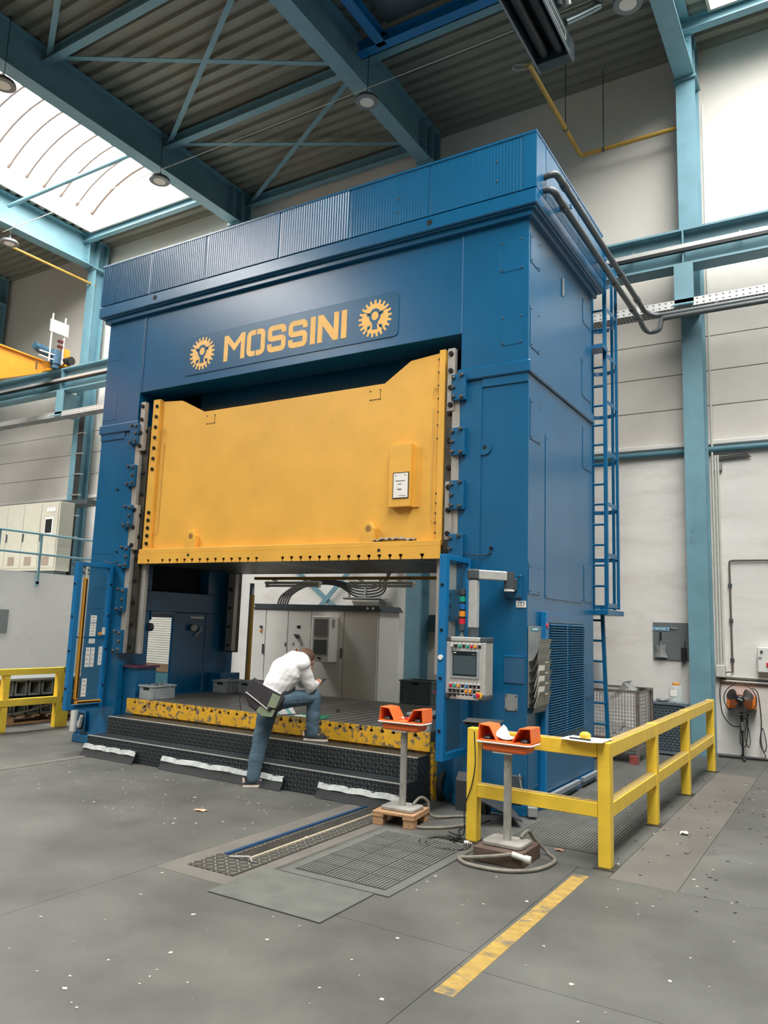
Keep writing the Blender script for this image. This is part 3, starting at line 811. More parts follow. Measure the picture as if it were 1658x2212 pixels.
for xm in (-4.36,-1.785):
    b = MB(); b.prism([(xm-0.10,2.475),(xm+0.09,2.475),(xm+0.09,2.62),(xm+0.04,2.69),(xm-0.04,2.69),(xm-0.07,2.64),(xm-0.07,2.50)],'y',0.035,0.10)
    lug = b.build('lifting_lug', YEL, slide, bevel=0.004)
    b = MB(); b.cyl((xm+0.015,0.032,2.62),(xm+0.015,0.036,2.62),0.032,n=16); b.build('lug_hole', mat('lug_shadow', (150,110,50), 0.6), lug)  # flat darker disc paints the shade inside the lug hole
for xm in (-4.2,-1.78):
    b = MB(); q = 0.004
    for z in (4.04,4.13): b.box(xm-0.065,xm+0.065,0.096,0.10,z-q,z+q) if z < 4.1 else None
    b.box(xm+0.06,xm+0.066,0.096,0.10,4.04,4.14); b.build('handle_mark', mat('handle_mark', (150,106,40), 0.6), slide)
    for dx in (-0.065,0.063):
        for z in (4.04,4.14): place('bolt', BOLTS, slide, (xm+dx,0.10,z), scale=(0.7,1,0.7))
# junction box on the slide with its notice
b = MB(); b.box(-1.53,-1.27,0.02,0.10,2.83,3.49); jb = b.build('junction_box', YEL, slide, bevel=0.004)
b = MB(); b.box(-1.27,-1.20,0.085,0.10,2.83,3.46); b.build('box_flange', YEL, jb)
b = MB(); b.box(-1.475,-1.285,0.014,0.019,2.915,3.19); b.build('notice_frame', mat('notice_frame', (70,56,40), 0.6), jb)
b = MB(); b.box(-1.465,-1.295,0.012,0.0145,2.925,3.18); b.build('notice_sheet', PAPER, jb)
b = MB()
for x0,x1,z,h in ((-1.45,-1.425,3.155,0.006),(-1.34,-1.31,3.158,0.006),(-1.44,-1.33,3.10,0.008),(-1.415,-1.37,3.065,0.007),(-1.418,-1.368,3.01,0.014),(-1.40,-1.32,2.945,0.005)):
    b.box(x0,x1,0.0105,0.0125,z-h/2,z+h/2)
o = b.build('notice_print', PRINT, jb); o['kind'] = 'stuff'
# lubrication lines on the slide
for xs, ex in ((-5.0,-5.06),(-1.06,-0.99)):
    b = MB(); b.tube(smooth_path([(ex,0.09,3.98),(ex+(xs-ex)*0.3,0.085,4.06),(xs-(xs-ex)*0.1,0.085,4.05),(xs,0.09,3.95)]),0.004,6)
    b.tube([(xs,0.092,3.86),(xs,0.092,2.76)],0.005,6)
    b.tube(smooth_path([(xs,0.09,2.76),(xs+(ex-xs)*0.2,0.085,2.68),(ex-(ex-xs)*0.2,0.085,2.68),(ex,0.09,2.74)]),0.004,6)
    b.build('oil_line', mat('oil_line', (206,170,96), 0.5), slide, smooth=True)

# ---- guides: steel rails on the uprights, wear plates on the slide, blue gib blocks
gz = [(3.86,4.13),(3.30,3.58),(2.76,3.05),(2.23,2.52),(1.68,1.98),(1.16,1.45)]
for side in (-1,1):
    X = (lambda x: x) if side > 0 else (lambda x: -W-x)
    def bx(x0,x1,*r):
        a,c = sorted((X(x0),X(x1))); q = MB(); q.box(a,c,*r); return q
    g1 = bx(-0.80,-0.715,0.0,0.10,1.16,4.11).build('guide_rail', STEEL, press, bevel=0.003)
    g2 = bx(-0.90,-0.80,0.05,0.14,1.16,4.10).build('guide_rail', DSTEEL, press, bevel=0.003)
    g3 = bx(-0.985,-0.90,0.10,0.15,1.16,4.10).build('guide_rail', STEEL, press, bevel=0.003)
    for k in range(11): place('bolt', BOLTB, g2, (X(-0.85),0.05,1.24+0.28*k))
    for z0,z1 in ((3.77,4.425),(2.47,3.05)):
        wp = bx(-0.855,-0.775,-0.012,0.05,z0,z1).build('wear_plate', STEEL, slide, bevel=0.003)
        for k in range(4 if z0 > 3 else 3): place('bolt', BOLTB, wp, (X(-0.815),-0.012,z0+0.06+(z1-z0-0.12)*k/(3 if z0>3 else 2)))
    for z0,z1 in gz:
        gb = bx(-0.79,-0.635,-0.05,0.0,z0,z1).build('gib_block', BLUE, press, bevel=0.004)
        for dx,t in ((-0.765,0.86),(-0.765,0.5),(-0.765,0.14),(-0.675,0.93),(-0.675,0.1)):
            place('bolt', BOLT, gb, (X(dx),-0.05,z0+(z1-z0)*t))
    # rear guides
    rg = bx(-0.93,-0.80,1.84,1.92,1.17,2.45).build('rear_guide', STEEL, press, bevel=0.004)
    rg2 = bx(-0.90,-0.75,1.92,2.02,1.15,2.5).build('rear_guide', DSTEEL, press, bevel=0.004)
    for k in range(5): place('bolt', BOLTB, rg2, (X(-0.86),1.839,1.25+0.27*k), scale=(0.9,0.9,0.9))
    # foot pockets at the base, behind the bolster
    bx(-0.96,-0.735,0.10,0.42,0.0,1.0).build('oil_box', BLUE, press, bevel=0.004)
    q = bx(-0.99,-0.735,0.07,0.45,0.985,1.01); q.build('oil_box_lid', mat('oily_red', (96,52,72), 0.5), press)
    bx(-0.96,-0.735,1.62,2.02,0.0,0.86).build('oil_box', BLUE, press, bevel=0.004)

# ---- bolster and its base
b = MB(); b.prism(tslot_poly(-5.19,-0.957,0.62,0.53,SLOTS,-1),'y',0.006,2.2)
b.build('bolster_table', TABLE, press)
b = MB(); b.prism(tslot_poly(-5.19,-0.957,0.6205,0.445,SLOTS,-1),'y',-0.015,0.0055); bol = b.build('bolster_face', YELW, press)
b = MB(); b.box(-5.19,-0.957,0.0055,2.2,0.445,0.53); b.build('bolster_body', YELW, press)
b = MB(); b.box(-5.1,-0.93,0.02,2.15,0.0,0.445); b.build('bolster_base', YELW, press)
for x in (-4.86,): 
    b = MB(); b.cyl((x,-0.018,0.545),(x,-0.0155,0.545),0.018,n=12); b.build('bolster_hole', DARKIN, bol)  # dark disc paints the shade of a hole that is not cut
b = MB(); b.box(-5.03,-1.1,2.04,2.12,2.22,2.26); b.build('rear_light_bar', mat('dark_ochre', (150,116,36), 0.5), press)

# ---- panels and outlines on the exposed side
OUT = mat('panel_outline', (10,46,84), 0.6)
def side_panel(y0,y1,z0,z1,name='side_panel',t=0.006):
    b = MB(); b.box(0.0,t,y0,y1,z0,z1); o = b.build(name, BLUE, press, bevel=0.003)
    for yy in (y0+0.03,y1-0.03):
        for zz in (z0+0.03,z1-0.03): place('panel_screw', BOLTX, o, (t,yy,zz), scale=(0.8,0.8,0.8))
    return o
for y0,y1,z0,z1 in ((0.04,0.30,4.33,4.75),(0.05,0.34,3.42,3.82),(1.72,2.06,3.46,3.95),(1.70,2.06,4.30,4.75),(0.03,0.33,1.95,2.24),(1.74,2.04,1.95,2.36),(0.04,0.30,5.2,5.5),(1.74,2.05,5.2,5.5),(0.04,0.30,0.2,0.62),(1.78,2.04,0.9,1.3)):
    side_panel(y0,y1,z0,z1)
side_panel(0.48,1.68,1.93,3.56)
side_panel(0.50,1.52,0.12,0.60)
# louvred door
b = MB(); b.box(0.0,0.03,0.42,1.69,0.56,1.78); ld = b.build('louvre_door', BLUE, press, bevel=0.006)
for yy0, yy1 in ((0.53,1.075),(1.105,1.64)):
    b = MB(); b.box(0.026,0.0302,yy0,yy1,0.62,1.70); b.build('louvre_recess', DARKIN, ld)  # dark sheet paints the shade between the slats
lm = None
for k in range(44):
    for j, (yy0, yy1) in enumerate(((0.53,1.075),(1.105,1.64))):
        if lm is None:
            q = MB(); q.prism([(0.0305,0.0),(0.0445,0.004),(0.0445,0.008),(0.0305,0.019)], 'y', 0, 0.54); lm = q.mesh('louvre_slat', BLUE)
        place('louvre_slat', lm, ld, (0,yy0+0.001,0.626+k*0.0243))
b = MB(); b.box(0.0,0.055,0.36,0.42,0.0,1.80); b.build('side_post', BLUE2, press, bevel=0.004)
for y0,y1 in ((0.35,1.42),(1.55,2.1)):
    b = MB(); b.box(0.021,0.06,y0,y1,0.07,0.11); b.build('dusty_ledge', mat('dusty_ledge', (134,140,146), 0.8), press)
# seams on the front of the near upright
for z0,z1,x0,x1 in ((5.12,5.45,-0.30,-0.05),(4.36,4.66,-0.28,-0.06)):
    b = MB(); b.box(x0,x1,-0.004,0.0,z0,z1); o = b.build('hatch_plate', BLUE, press, bevel=0.002)
    for xx in (x0+0.02,x1-0.02):
        for zz in (z0+0.02,z1-0.02): place('panel_screw', BOLTS, o, (xx,-0.004,zz), scale=(0.8,0.8,0.8))
for z0,z1,x0,x1 in ((5.1,5.4,-6.09,-5.87),(4.25,4.62,-6.09,-5.87)):
    b = MB(); b.box(x0,x1,-0.004,0.0,z0,z1); b.build('hatch_plate', BLUE, press, bevel=0.002)
b = MB(); b.cyl((0.012,1.0,5.22),(0.012,1.0,5.42),0.012,n=8); b.build('lifting_stub', MGREY, press)
# items fixed to the near upright's front
b = MB(); b.box(-0.105,-0.01,0.006,0.0145,1.825,1.885); np_ = b.build('number_plate', WHT, press)
place('number_lettering', text_mesh('257', 0.052, PRINTD), np_, (-0.058,0.0055,1.852), rot=(PI/2,0,0))
b = MB(); b.box(-0.085,-0.03,0.0045,0.0062,1.874,1.879); b.build('number_bar', BLU, np_)
b = MB(); b.prism(rrect(-0.205,-0.085,0.895,1.04,0.012),'y',0.006,0.0145); gp = b.build('blank_plate', MGREY, press)
for xx in (-0.192,-0.098):
    for zz in (0.908,1.027): place('panel_screw', BOLTS, gp, (xx,0.006,zz), scale=(0.6,1,0.6))
b = MB(); b.box(-0.215,-0.02,0.004,0.012,1.14,1.385); b.build('document_pocket', glass_mat('blue_pocket', (60,104,140), 0.8, 0.25), press)
b = MB(); b.box(-0.215,-0.02,0.0,0.014,1.375,1.392); b.build('pocket_rim', BLUE2, press)
for x in (-0.34,):
    b = MB(); b.tube(smooth_path([(-0.68,-0.02,2.33),(-0.55,-0.03,2.315),(-0.42,-0.01,2.31),(-0.36,0.012,2.335)]),0.006,6); b.build('sensor_cable', CABLE, press, smooth=True)
    b = MB(); b.tube(smooth_path([(-5.82,-0.02,2.33),(-5.7,-0.03,2.30),(-5.6,-0.02,2.31),(-5.5,0.0,2.33)]),0.006,6); b.build('sensor_cable', CABLE, press, smooth=True)
for x,z in ((-0.36,2.38),(-5.72,3.28),(-5.62,2.45)): place('port_hole', BOLTB, press, (x,0.004,z), scale=(0.7,0.5,0.7))
# lock boxes and corner shoes at the base
b = MB(); b.box(-6.07,-5.92,-0.03,-0.0,0.14,0.40); lk = b.build('lock_box', BLUE, press, bevel=0.004)
b = MB(); b.box(-6.045,-5.945,-0.032,-0.03,0.17,0.37); b.build('lock_recess', DARKIN, lk)  # dark sheet paints the shade inside the lock box
b = MB(); b.prism([(-6.02,0.2),(-5.98,0.19),(-5.96,0.28),(-5.95,0.34),(-5.98,0.35),(-6.0,0.29),(-6.03,0.26)],'y',-0.07,-0.032); b.build('lock_lever', LGREY, lk, bevel=0.004)
b = MB(); b.box(-0.13,-0.03,-0.03,0.014,0.10,0.34); lk = b.build('lock_box', DGREY, press, bevel=0.004)
b = MB(); b.tube([(-0.05,-0.02,0.36),(-0.035,-0.03,0.28),(-0.02,-0.03,0.22),(-0.01,-0.03,0.15)],0.007,6); b.build('lock_chain', GALV, lk)
b = MB(); b.box(-W-0.10,-W+0.02,-0.02,0.5,0.10,0.46); b.build('service_box', PALEG, press, bevel=0.02)
b = MB(); b.obox((0.07,-0.02,0.06),(0.08,0.09,0.08),Matrix.Rotation(0.5,3,'Z')); b.obox((0.09,0.03,0.1),(0.03,0.04,0.04)); b.tube(smooth_path([(0.06,0,0.09),(0.02,-0.02,0.13),(-0.02,-0.02,0.12)]),0.008,6); b.build('foot_connector', MGREY, press, bevel=0.006)

# ---- steps in front of the bolster
def chamfer_step(name, x0, x1, y0, y1, z0, z1, label):
    t = thing(name, label, 'step', ((x0+x1)/2,(y0+y1)/2,z0))
    b = MB(); b.box(x0,x1,y0,y0+0.006,z0,z1-0.004); b.build('riser', TREAD, t)
    b = MB(); b.box(x0,x1,y0+0.006,y1,z1-0.008,z1); b.build('tread', TREAD, t)
    for xx in ((x0,x0+0.006),(x1-0.006,x1)):
        b = MB(); b.box(xx[0],xx[1],y0+0.006,y1,z0,z1-0.008); b.build('side_plate', TREAD, t)
    b = MB(); b.box(x0,x1,y0-0.002,y0+0.02,z1-0.006,z1+0.0015); b.build('nosing', mat('nosing_bright',(214,214,210),0.35,0.5), t)  # bright colour paints the highlight along the step edge
    return t
chamfer_step('upper_step', -5.20, -0.945, -0.265, -0.016, 0.229, 0.424, 'upper dark tread plate step directly below the yellow table')
chamfer_step('lower_step', -5.225, -0.94, -0.521, -0.016, 0.001, 0.227, 'lower dark tread plate step standing on the floor')
gb = [(-5.24,-4.36),(-3.95,-2.27),(-1.85,-0.90)]
for i,(x0,x1) in enumerate(gb):
    lab = ['short black rubber bumper flap at the far end of the lower step','long black rubber bumper flap at the middle of the lower step','black rubber bumper flap at the lower step beside the two-hand control stand'][i]
    t = thing('bumper_flap', lab, 'bumper', ((x0+x1)/2,-0.56,0), 'rubber flaps along the lower step')
    b = MB(); n = 14; rows = [[],[],[]]
    for k in range(n+1):
        x = x0+(x1-x0)*k/n; w = 0.006*math.sin(k*1.7+i)
        rows[0].append((x,-0.545+w*0.3,0.128)); rows[1].append((x,-0.565+w,0.06)); rows[2].append((x,-0.60+w,0.004))
    b.sheet(rows, thick=(0,0.018,0)); b.build('flap', RUBBER, t, smooth=True)
    b = MB(); rows = [[],[]]
    for k in range(n+1):
        x = x0+(x1-x0)*k/n; w = 0.004*math.sin(k*1.7+i)
        rows[0].append((x,-0.545+w*0.4,0.13+w)); rows[1].append((x,-0.566+w*0.4,0.085+w))
    b.sheet(rows, thick=(0,0.012,0.002)); b.build('clamp_strip', WHITESTRIP, t)

# ================================================================== THINGS ON AND AROUND THE PRESS
# ---- guard wings
def guard_wing(x, label, left):
    y0, y1, z0, z1 = -0.56, -0.022, 0.47, 2.275
    t = thing('guard_panel', label, 'guard panel', (x,(y0+y1)/2,z0), 'glazed guard wings on the press')
    b = MB(); b.box(x-0.035,x+0.035,y0,y0+0.07,z0,z1); post = b.build('outer_post', BLUE2, t, bevel=0.004)
    b = MB(); b.box(x-0.03,x+0.03,y1-0.05,y1,z0,z1); hp = b.build('hinge_post', BLUE2, t, bevel=0.004)
    b = MB(); b.box(x-0.03,x+0.03,y0+0.07,y1-0.05,z1-0.05,z1); b.build('top_rail', BLUE2, t, bevel=0.003)
    b = MB(); b.box(x-0.03,x+0.03,y0+0.07,y1-0.05,z0,z0+0.06); b.build('bottom_rail', BLUE2, t, bevel=0.003)
    b = MB(); b.box(x-0.012,x+0.012,y0+0.07,y1-0.05,1.335,1.355); b.build('middle_rail', BLUE, t)
    b = MB(); b.box(x-0.004,x+0.004,y0+0.07,y1-0.05,z0+0.06,1.335); b.build('pane', PANE, t)
    b = MB(); b.box(x-0.004,x+0.004,y0+0.07,y1-0.05,1.355,z1-0.05); b.build('pane', PANE, t)
    for z in (0.75,1.2,1.62,2.02):
        place('bolt', BOLTB, post, (x,y0,z-0.02), scale=(0.55,0.5,0.55))
        place('bolt', hex_side, hp, (x+0.03,y1-0.025,z), scale=(0.7,0.7,0.7))
    b = MB(); b.box(x+0.008,x+0.05,y1-0.085,y1-0.065,1.38,1.47) if left else b.box(x-0.05,x-0.008,y1-0.085,y1-0.065,1.38,1.47)
    b.build('latch', LGREY, t)
    return t, post
hex_side = hexmesh('bolt_in_frame', 0.02, 0.012, BLACKM, axis=(1,0,0), n=10)
LCY = mat('light_curtain_yellow', (226,158,40), 0.45, var=0.04)
gl, p_ = guard_wing(-5.655, 'glazed blue guard panel with notices and yellow light curtain, by the far column', True)
b = MB(); b.box(-5.612,-5.572,-0.475,-0.435,0.6,2.08); lc = b.build('light_curtain', LCY, gl, bevel=0.003)
b = MB(); b.box(-5.571,-5.568,-0.465,-0.445,0.62,2.06); b.build('lens_strip', BLACK, lc)
b = MB(); b.cyl((-5.592,-0.455,2.08),(-5.592,-0.455,2.22),0.012,n=8); b.build('plug', LGREY, lc)
b = MB(); b.box(-5.612,-5.572,-0.46,-0.09,0.545,0.58); lc = b.build('light_curtain', LCY, gl, bevel=0.003)
b = MB(); b.box(-5.571,-5.568,-0.44,-0.11,0.555,0.57); b.build('lens_strip', BLACK, lc)
for k,(y0,y1,z0,z1) in enumerate(((-0.29,-0.20,1.53,1.62),(-0.29,-0.20,1.36,1.52),(-0.29,-0.20,1.27,1.33),(-0.16,-0.10,1.375,1.41),(-0.32,-0.255,0.98,1.22),(-0.245,-0.19,0.98,1.22),(-0.13,-0.075,1.0,1.23),(-0.34,-0.27,0.62,0.84))):
    b = MB(); b.box(-5.6505,-5.649,y0,y1,z0,z1); s_ = b.build('notice_sheet', PAPER if k != 3 else ORA, gl)
    b = MB()
    n = 4 if z1-z0 > 0.1 else 2
    for i in range(n): b.box(-5.649,-5.6485,y0+0.012,y1-0.012-0.01*(i%2),z0+(z1-z0)*(i+0.6)/(n+0.3),z0+(z1-z0)*(i+0.75)/(n+0.3))
    o = b.build('notice_print', PRINT, s_); o['kind'] = 'stuff'
gr, pr_ = guard_wing(-0.58, 'glazed blue guard panel with round white button, behind the control pendant', False)
b = MB(); b.cyl((-0.58,-0.575,1.36),(-0.58,-0.56,1.36),0.022,n=18); b.build('round_button', WHT, gr)

# ---- control pendant on its swing arm
pen = thing('control_pendant', 'grey control pendant with screen and buttons hanging from a swing arm', 'control panel', (-0.37,-0.36,1.0))
b = MB(); b.box(-0.215,-0.05,-0.012,0.0135,1.905,2.125); mp = b.build('mount_plate', BLUE, pen, bevel=0.006)
for xx in (-0.20,-0.065):
    for zz in (1.92,2.11): place('bolt', BOLTS, mp, (xx,-0.012,zz))
b = MB(); b.box(-0.17,-0.085,-0.05,-0.012,1.97,2.09); b.build('bracket', DGREY, pen, bevel=0.01)
b = MB(); b.cyl((-0.135,-0.09,1.99),(-0.135,-0.09,2.14),0.05,0.05,n=20); b.build('pivot', DGREY, pen, smooth=True)
b = MB(); b.cyl((-0.135,-0.09,1.965),(-0.135,-0.09,1.9895),0.049,0.045,n=20); b.build('pivot_cap', LGREY, pen, smooth=True)
b = MB(); b.bar((-0.16,-0.12,2.10),(-0.335,-0.37,2.10),0.075,0.085); b.build('arm', ALU, pen, bevel=0.008)
b = MB(); b.obox((-0.355,-0.385,2.10),(0.10,0.10,0.095),Matrix.Rotation(0.1,3,'Z')); b.build('elbow', DGREY, pen, bevel=0.014)
b = MB(); b.box(-0.392,-0.312,-0.425,-0.345,1.62,2.052); b.build('drop_tube', ALU, pen, bevel=0.01)
b = MB(); b.cyl((-0.352,-0.385,1.545),(-0.352,-0.385,1.62),0.05,n=18); b.build('swivel', DGREY, pen, smooth=True)
RP = Matrix.Rotation(0.101,3,'Z'); PC = Vector((-0.369,-0.50,0))      # local frame: x right, y back, z up
def pb(x0,x1,y0,y1,z0,z1):
    c = Vector(((x0+x1)/2,(y0+y1)/2,0)); w = PC+RP@c
    q = MB(); q.obox((w.x,w.y,(z0+z1)/2),(x1-x0,y1-y0,z1-z0),RP); return q
def pl(x,y,z): v = PC+RP@Vector((x,y,0)); return Vector((v.x,v.y,z))
HW = 0.181
pb(-HW+0.006,HW-0.006,0.008,0.235,1.008,1.541).build('enclosure', mat('enclosure_grey',(170,168,160),0.45), pen, bevel=0.004)
pb(-HW+0.012,HW-0.012,0.0,0.008,1.05,1.50).build('front_plate', ALU, pen)
for x0,x1 in ((-HW,-HW+0.03),(HW-0.03,HW)): pb(x0,x1,-0.006,0.03,1.05,1.50).build('edge_profile', ALU, pen, bevel=0.006)
pb(-HW+0.04,HW-0.05,-0.006,0.02,1.505,1.543).build('edge_profile', ALU, pen, bevel=0.006)
pb(-HW+0.04,HW-0.05,-0.006,0.02,1.006,1.046).build('edge_profile', ALU, pen, bevel=0.006)
for x0,x1 in ((-HW,-HW+0.04),(HW-0.05,HW)):
    for z0,z1 in ((1.50,1.545),(1.004,1.05)): pb(x0,x1,-0.006,0.24,z0,z1).build('corner_piece', DGREY, pen, bevel=0.008)
pb(-0.135,0.125,-0.010,0.002,1.185,1.43).build('screen_bezel', mat('bezel_grey',(150,158,164),0.4), pen, bevel=0.004)
scr = pb(-0.115,0.105,-0.0125,-0.0095,1.21,1.42).build('screen', mat('screen_black',(22,36,38),0.2), pen)
pb(-0.108,0.098,-0.0135,-0.0122,1.222,1.382).build('screen_glass', mat('screen_off',(70,84,90),0.15,var=0.02), scr)
pb(-0.108,-0.083,-0.0135,-0.0122,1.402,1.410).build('screen_mark', PAPER, scr)
pb(0.062,0.093,-0.0135,-0.0122,1.394,1.398).build('screen_mark', MGREY, scr)
sb = MB(); sb.box(-0.0125,0.0125,-0.004,0,-0.027,0.0); SQ = sb.mesh('button_square', BLACK)
sb = MB(); sb.box(-0.011,0.011,-0.003,0,0.003,0.016); LB = sb.mesh('button_label', WHT)
RB = {}
def rbtn(m_):
    if m_.name not in RB:
        q = MB(); q.lathe([(0.013,0),(0.013,0.008),(0.010,0.012)],(0,0,-0.013),14,(0,-1,0)); RB[m_.name] = q.mesh('button_cap', m_)
    return RB[m_.name]
kn = MB(); kn.lathe([(0.012,0),(0.012,0.006)],(0,0,-0.013),14,(0,-1,0)); kn.obox((0.0,-0.014,-0.013),(0.03,0.018,0.008),Matrix.Rotation(0.5,3,'Y')); KN = kn.mesh('selector_switch', BLACK)
rows = [(1.482, 'WKGkGRYk', -0.125, 0.036), (1.140,'rgykbkKk',-0.132,0.0365), (1.098,'KKKkyykk',-0.132,0.0365), (1.060,'TTkkkkb',-0.128,0.0365)]
cmap = {'W':WHT,'G':GRN,'R':RED,'Y':ORA,'r':RED,'g':GRN,'y':ORA,'b':BLU}
for z, s_, x0, dx in rows:
    for i, ch in enumerate(s_):
        p = pl(x0+i*dx,-0.0005 if False else -0.001,z-0.006)
        u = place('button_unit', SQ, pen, p, rot=(0,0,0.101))
        place('button_label', LB, u, (0,0,0))
        if ch in cmap: place('button_cap', rbtn(cmap[ch]), u, (0,-0.004,0))
        elif ch in 'KT': place('selector_switch', KN, u, (0,-0.004,0))
p = pl(0.128,-0.001,1.052)
q = MB(); q.lathe([(0.030,0),(0.030,0.006)],(0,0,0),22,(0,-1,0)); es = place('stop_plate', q.mesh('stop_plate', YLW), pen, p, rot=(0,0,0.101))
q = MB(); q.lathe([(0.012,0),(0.012,0.016),(0.021,0.02),(0.021,0.03),(0.016,0.036)],(0,-0.006,0),18,(0,-1,0)); place('stop_button', q.mesh('stop_button', RED, True), es)
q = MB(); q.tube([(-0.128,-0.02,1.47),(-0.124,-0.03,1.44),(-0.126,-0.02,1.41)],0.004,6); 
kp = [pl(-0.116,-0.02,1.468),pl(-0.112,-0.03,1.44),pl(-0.114,-0.02,1.405)]
q = MB(); q.tube(kp,0.004,6); q.build('key', BLACK, pen)
# signal tower on the pendant
sx, sy = -0.46, -0.39
b = MB(); b.lathe([(0.035,0),(0.02,0.02),(0.015,0.05)],(sx,sy,1.545),16); b.build('tower_foot', DGREY, pen, smooth=True)
b = MB(); b.lathe([(0.022,0),(0.03,0.005),(0.03,0.06)],(sx,sy,1.595),18); b.build('tower_base', DGREY, pen, smooth=True)
for k, m_ in enumerate((RED, ORA, BLU, GRN)):
    b = MB(); b.cyl((sx,sy,1.656+k*0.066),(sx,sy,1.656+k*0.066+0.05),0.029,n=18); b.build('tower_lens', m_, pen, smooth=True)
    b = MB(); b.cyl((sx,sy,1.706+k*0.066),(sx,sy,1.722+k*0.066),0.03,n=18); b.build('tower_ring', BLACK, pen, smooth=True)
b = MB(); b.cyl((sx,sy,1.9205),(sx,sy,1.97),0.03,n=18); b.build('tower_cap', DGREY, pen, smooth=True)

# ---- brochure rack on the side of the press
br = thing('leaflet_rack', 'grey metal leaflet rack with stepped pockets on the press side', 'rack', (0.02,0.2,0.94))
b = MB(); b.box(0.0075,0.0105,0.02,0.36,0.93,1.66); b.build('back_plate', MGREY, br)
b = MB(); b.box(0.0105,0.0125,0.08,0.30,1.615,1.648); b.build('rack_sign', mat('sign_teal',(70,150,172),0.5), br)
b = MB(); b.box(0.0126,0.0132,0.12,0.26,1.626,1.637); b.build('sign_print', PAPER, br)
for k in range(6):
    z = 1.40-k*0.094
    rows = []
    for yy in (0.03,0.35):
        rows.append([(0.0106,yy,z-0.06),(0.05,yy,z-0.045),(0.085,yy,z+0.02),(0.10,yy,z+0.10),(0.112,yy,z+0.145)])
    b = MB(); b.sheet(rows, thick=(0.003,0,0.001)); pk = b.build('pocket', mat('pocket_grey',(150,152,148),0.45,0.1), br)
    if k in (3,4,5):
        b = MB(); b.sheet([[(0.055,0.05,z+0.0),(0.092,0.05,z+0.12),(0.10,0.05,z+0.19)],[(0.055,0.2,z+0.0),(0.092,0.2,z+0.12),(0.10,0.2,z+0.19)]], thick=(0.004,0,0)); b.build('leaflet', PAPER, pk)
    if k in (2,3,4,5):
        b = MB(); b.box(0.116,0.118,0.17,0.25,z+0.118,z+0.128); b.build('pocket_label', LGREY, pk)
b = MB(); b.lathe([(0.012,0),(0.012,0.02),(0.022,0.024),(0.022,0.036)],(0.03,0.385,1.67),14,(1,0,0)); o = b.build('stop_button', RED, None, smooth=True)
tag(o,'small red mushroom button above the leaflet rack','button')

# ---- access ladder with safety cage
lad = thing('cage_ladder', 'tall blue access ladder with safety cage behind the press', 'ladder', (-0.13,2.35,0))
for x in (0.09,-0.35):
    b = MB(); b.box(x-0.022,x+0.022,2.33,2.37,1.88,6.42); b.build('stile', BLUE, lad, bevel=0.003)
    b = MB(); b.bar((x-0.06,2.37,1.9),(x-0.005,2.42,0.0),0.04,0.04,(0,1,0)); b.build('lower_stile', BLUE, lad)
for k in range(18):
    z = 2.16+k*0.243
    b = MB(); b.cyl((-0.35,2.35,z),(0.09,2.35,z),0.013,n=8); b.build('rung', BLUE, lad)
for k in range(7):
    z = 1.76-k*0.236; dx = 0.055*(1.9-z)/1.9
    b = MB(); b.cyl((-0.40+dx,2.38,z),(0.035+dx,2.38,z),0.013,n=8); b.build('rung', BLUE, lad)
hoop = [(0.10,2.37),(0.115,2.58),(0.115,2.76),(0.08,2.92),(0.0,3.02),(-0.13,3.06),(-0.26,3.02),(-0.34,2.92),(-0.375,2.76),(-0.375,2.58),(-0.36,2.37)]
for z in (1.91,2.5,3.11,3.74,4.37,4.96,5.55,6.15):
    b = MB(); P_ = smooth_path([(x,y,z) for x,y in hoop],3)
    b.sheet([[tuple(p) for p in P_],[(p.x,p.y,z+0.05) for p in P_]], thick=(0.006,0.004,0)); b.build('hoop', BLUE, lad)
for x,y in ((0.12,2.76),(0.0,3.03),(-0.26,3.03),(-0.38,2.76)):
    b = MB(); b.box(x-0.016,x+0.016,y-0.016,y+0.016,1.9,6.35); b.build('cage_bar', BLUE, lad)
b = MB(); b.box(-0.40,0.16,2.14,2.85,1.82,1.88); b.build('landing', BLUE, lad, bevel=0.004)
b = MB(); b.box(-0.2,0.13,2.12,2.33,5.0,5.05); b.build('wall_bracket', BLUE, lad)

# ---- cable conduits from the crown
cd = thing('conduit_run', 'pair of dark grey plastic pipes running from the crown to the back wall', 'pipe', (0.22,2,5.9))
up_ = smooth_path([(0.10,0.12,6.10),(0.17,0.12,6.11),(0.215,0.16,6.12),(0.225,0.25,6.12)],5)+[Vector((0.225,3.7,6.12))]+smooth_path([(0.225,3.75,6.12),(0.24,3.9,6.10),(0.34,3.98,6.06),(0.44,4.0,6.05)],5)+[Vector((8.0,4.0,6.05))]
b = MB(); b.tube(up_,0.036,10); b.build('pipe', PIPEG, cd, smooth=True)
lo_ = smooth_path([(0.10,0.10,5.95),(0.17,0.10,5.94),(0.215,0.13,5.91),(0.225,0.2,5.89)],5)+[Vector((0.225,3.6,5.88))]+smooth_path([(0.225,3.65,5.88),(0.23,3.85,5.84),(0.28,3.94,5.81),(0.37,3.95,5.81),(0.42,3.95,5.84),(0.44,3.95,5.93),(0.46,3.95,5.97),(0.52,3.95,5.98)],5)+[Vector((8.0,3.95,5.98))]
b = MB(); b.tube(lo_,0.036,10); b.build('pipe', PIPEG, cd, smooth=True)
for y,z in ((0.35,6.12),(2.6,6.12),(3.45,6.12),(0.35,5.885),(2.3,5.88),(3.2,5.88),(3.5,5.88)):
    b = MB(); b.cyl((0.225,y,z),(0.225,y+0.09,z),0.043,n=14); b.build('coupling', PIPEG, cd, smooth=True)
for y in (0.6,1.9):
    b = MB(); b.box(0.115,0.24,y-0.015,y+0.015,5.98,6.02); b.build('pipe_bracket', BLUE, cd)

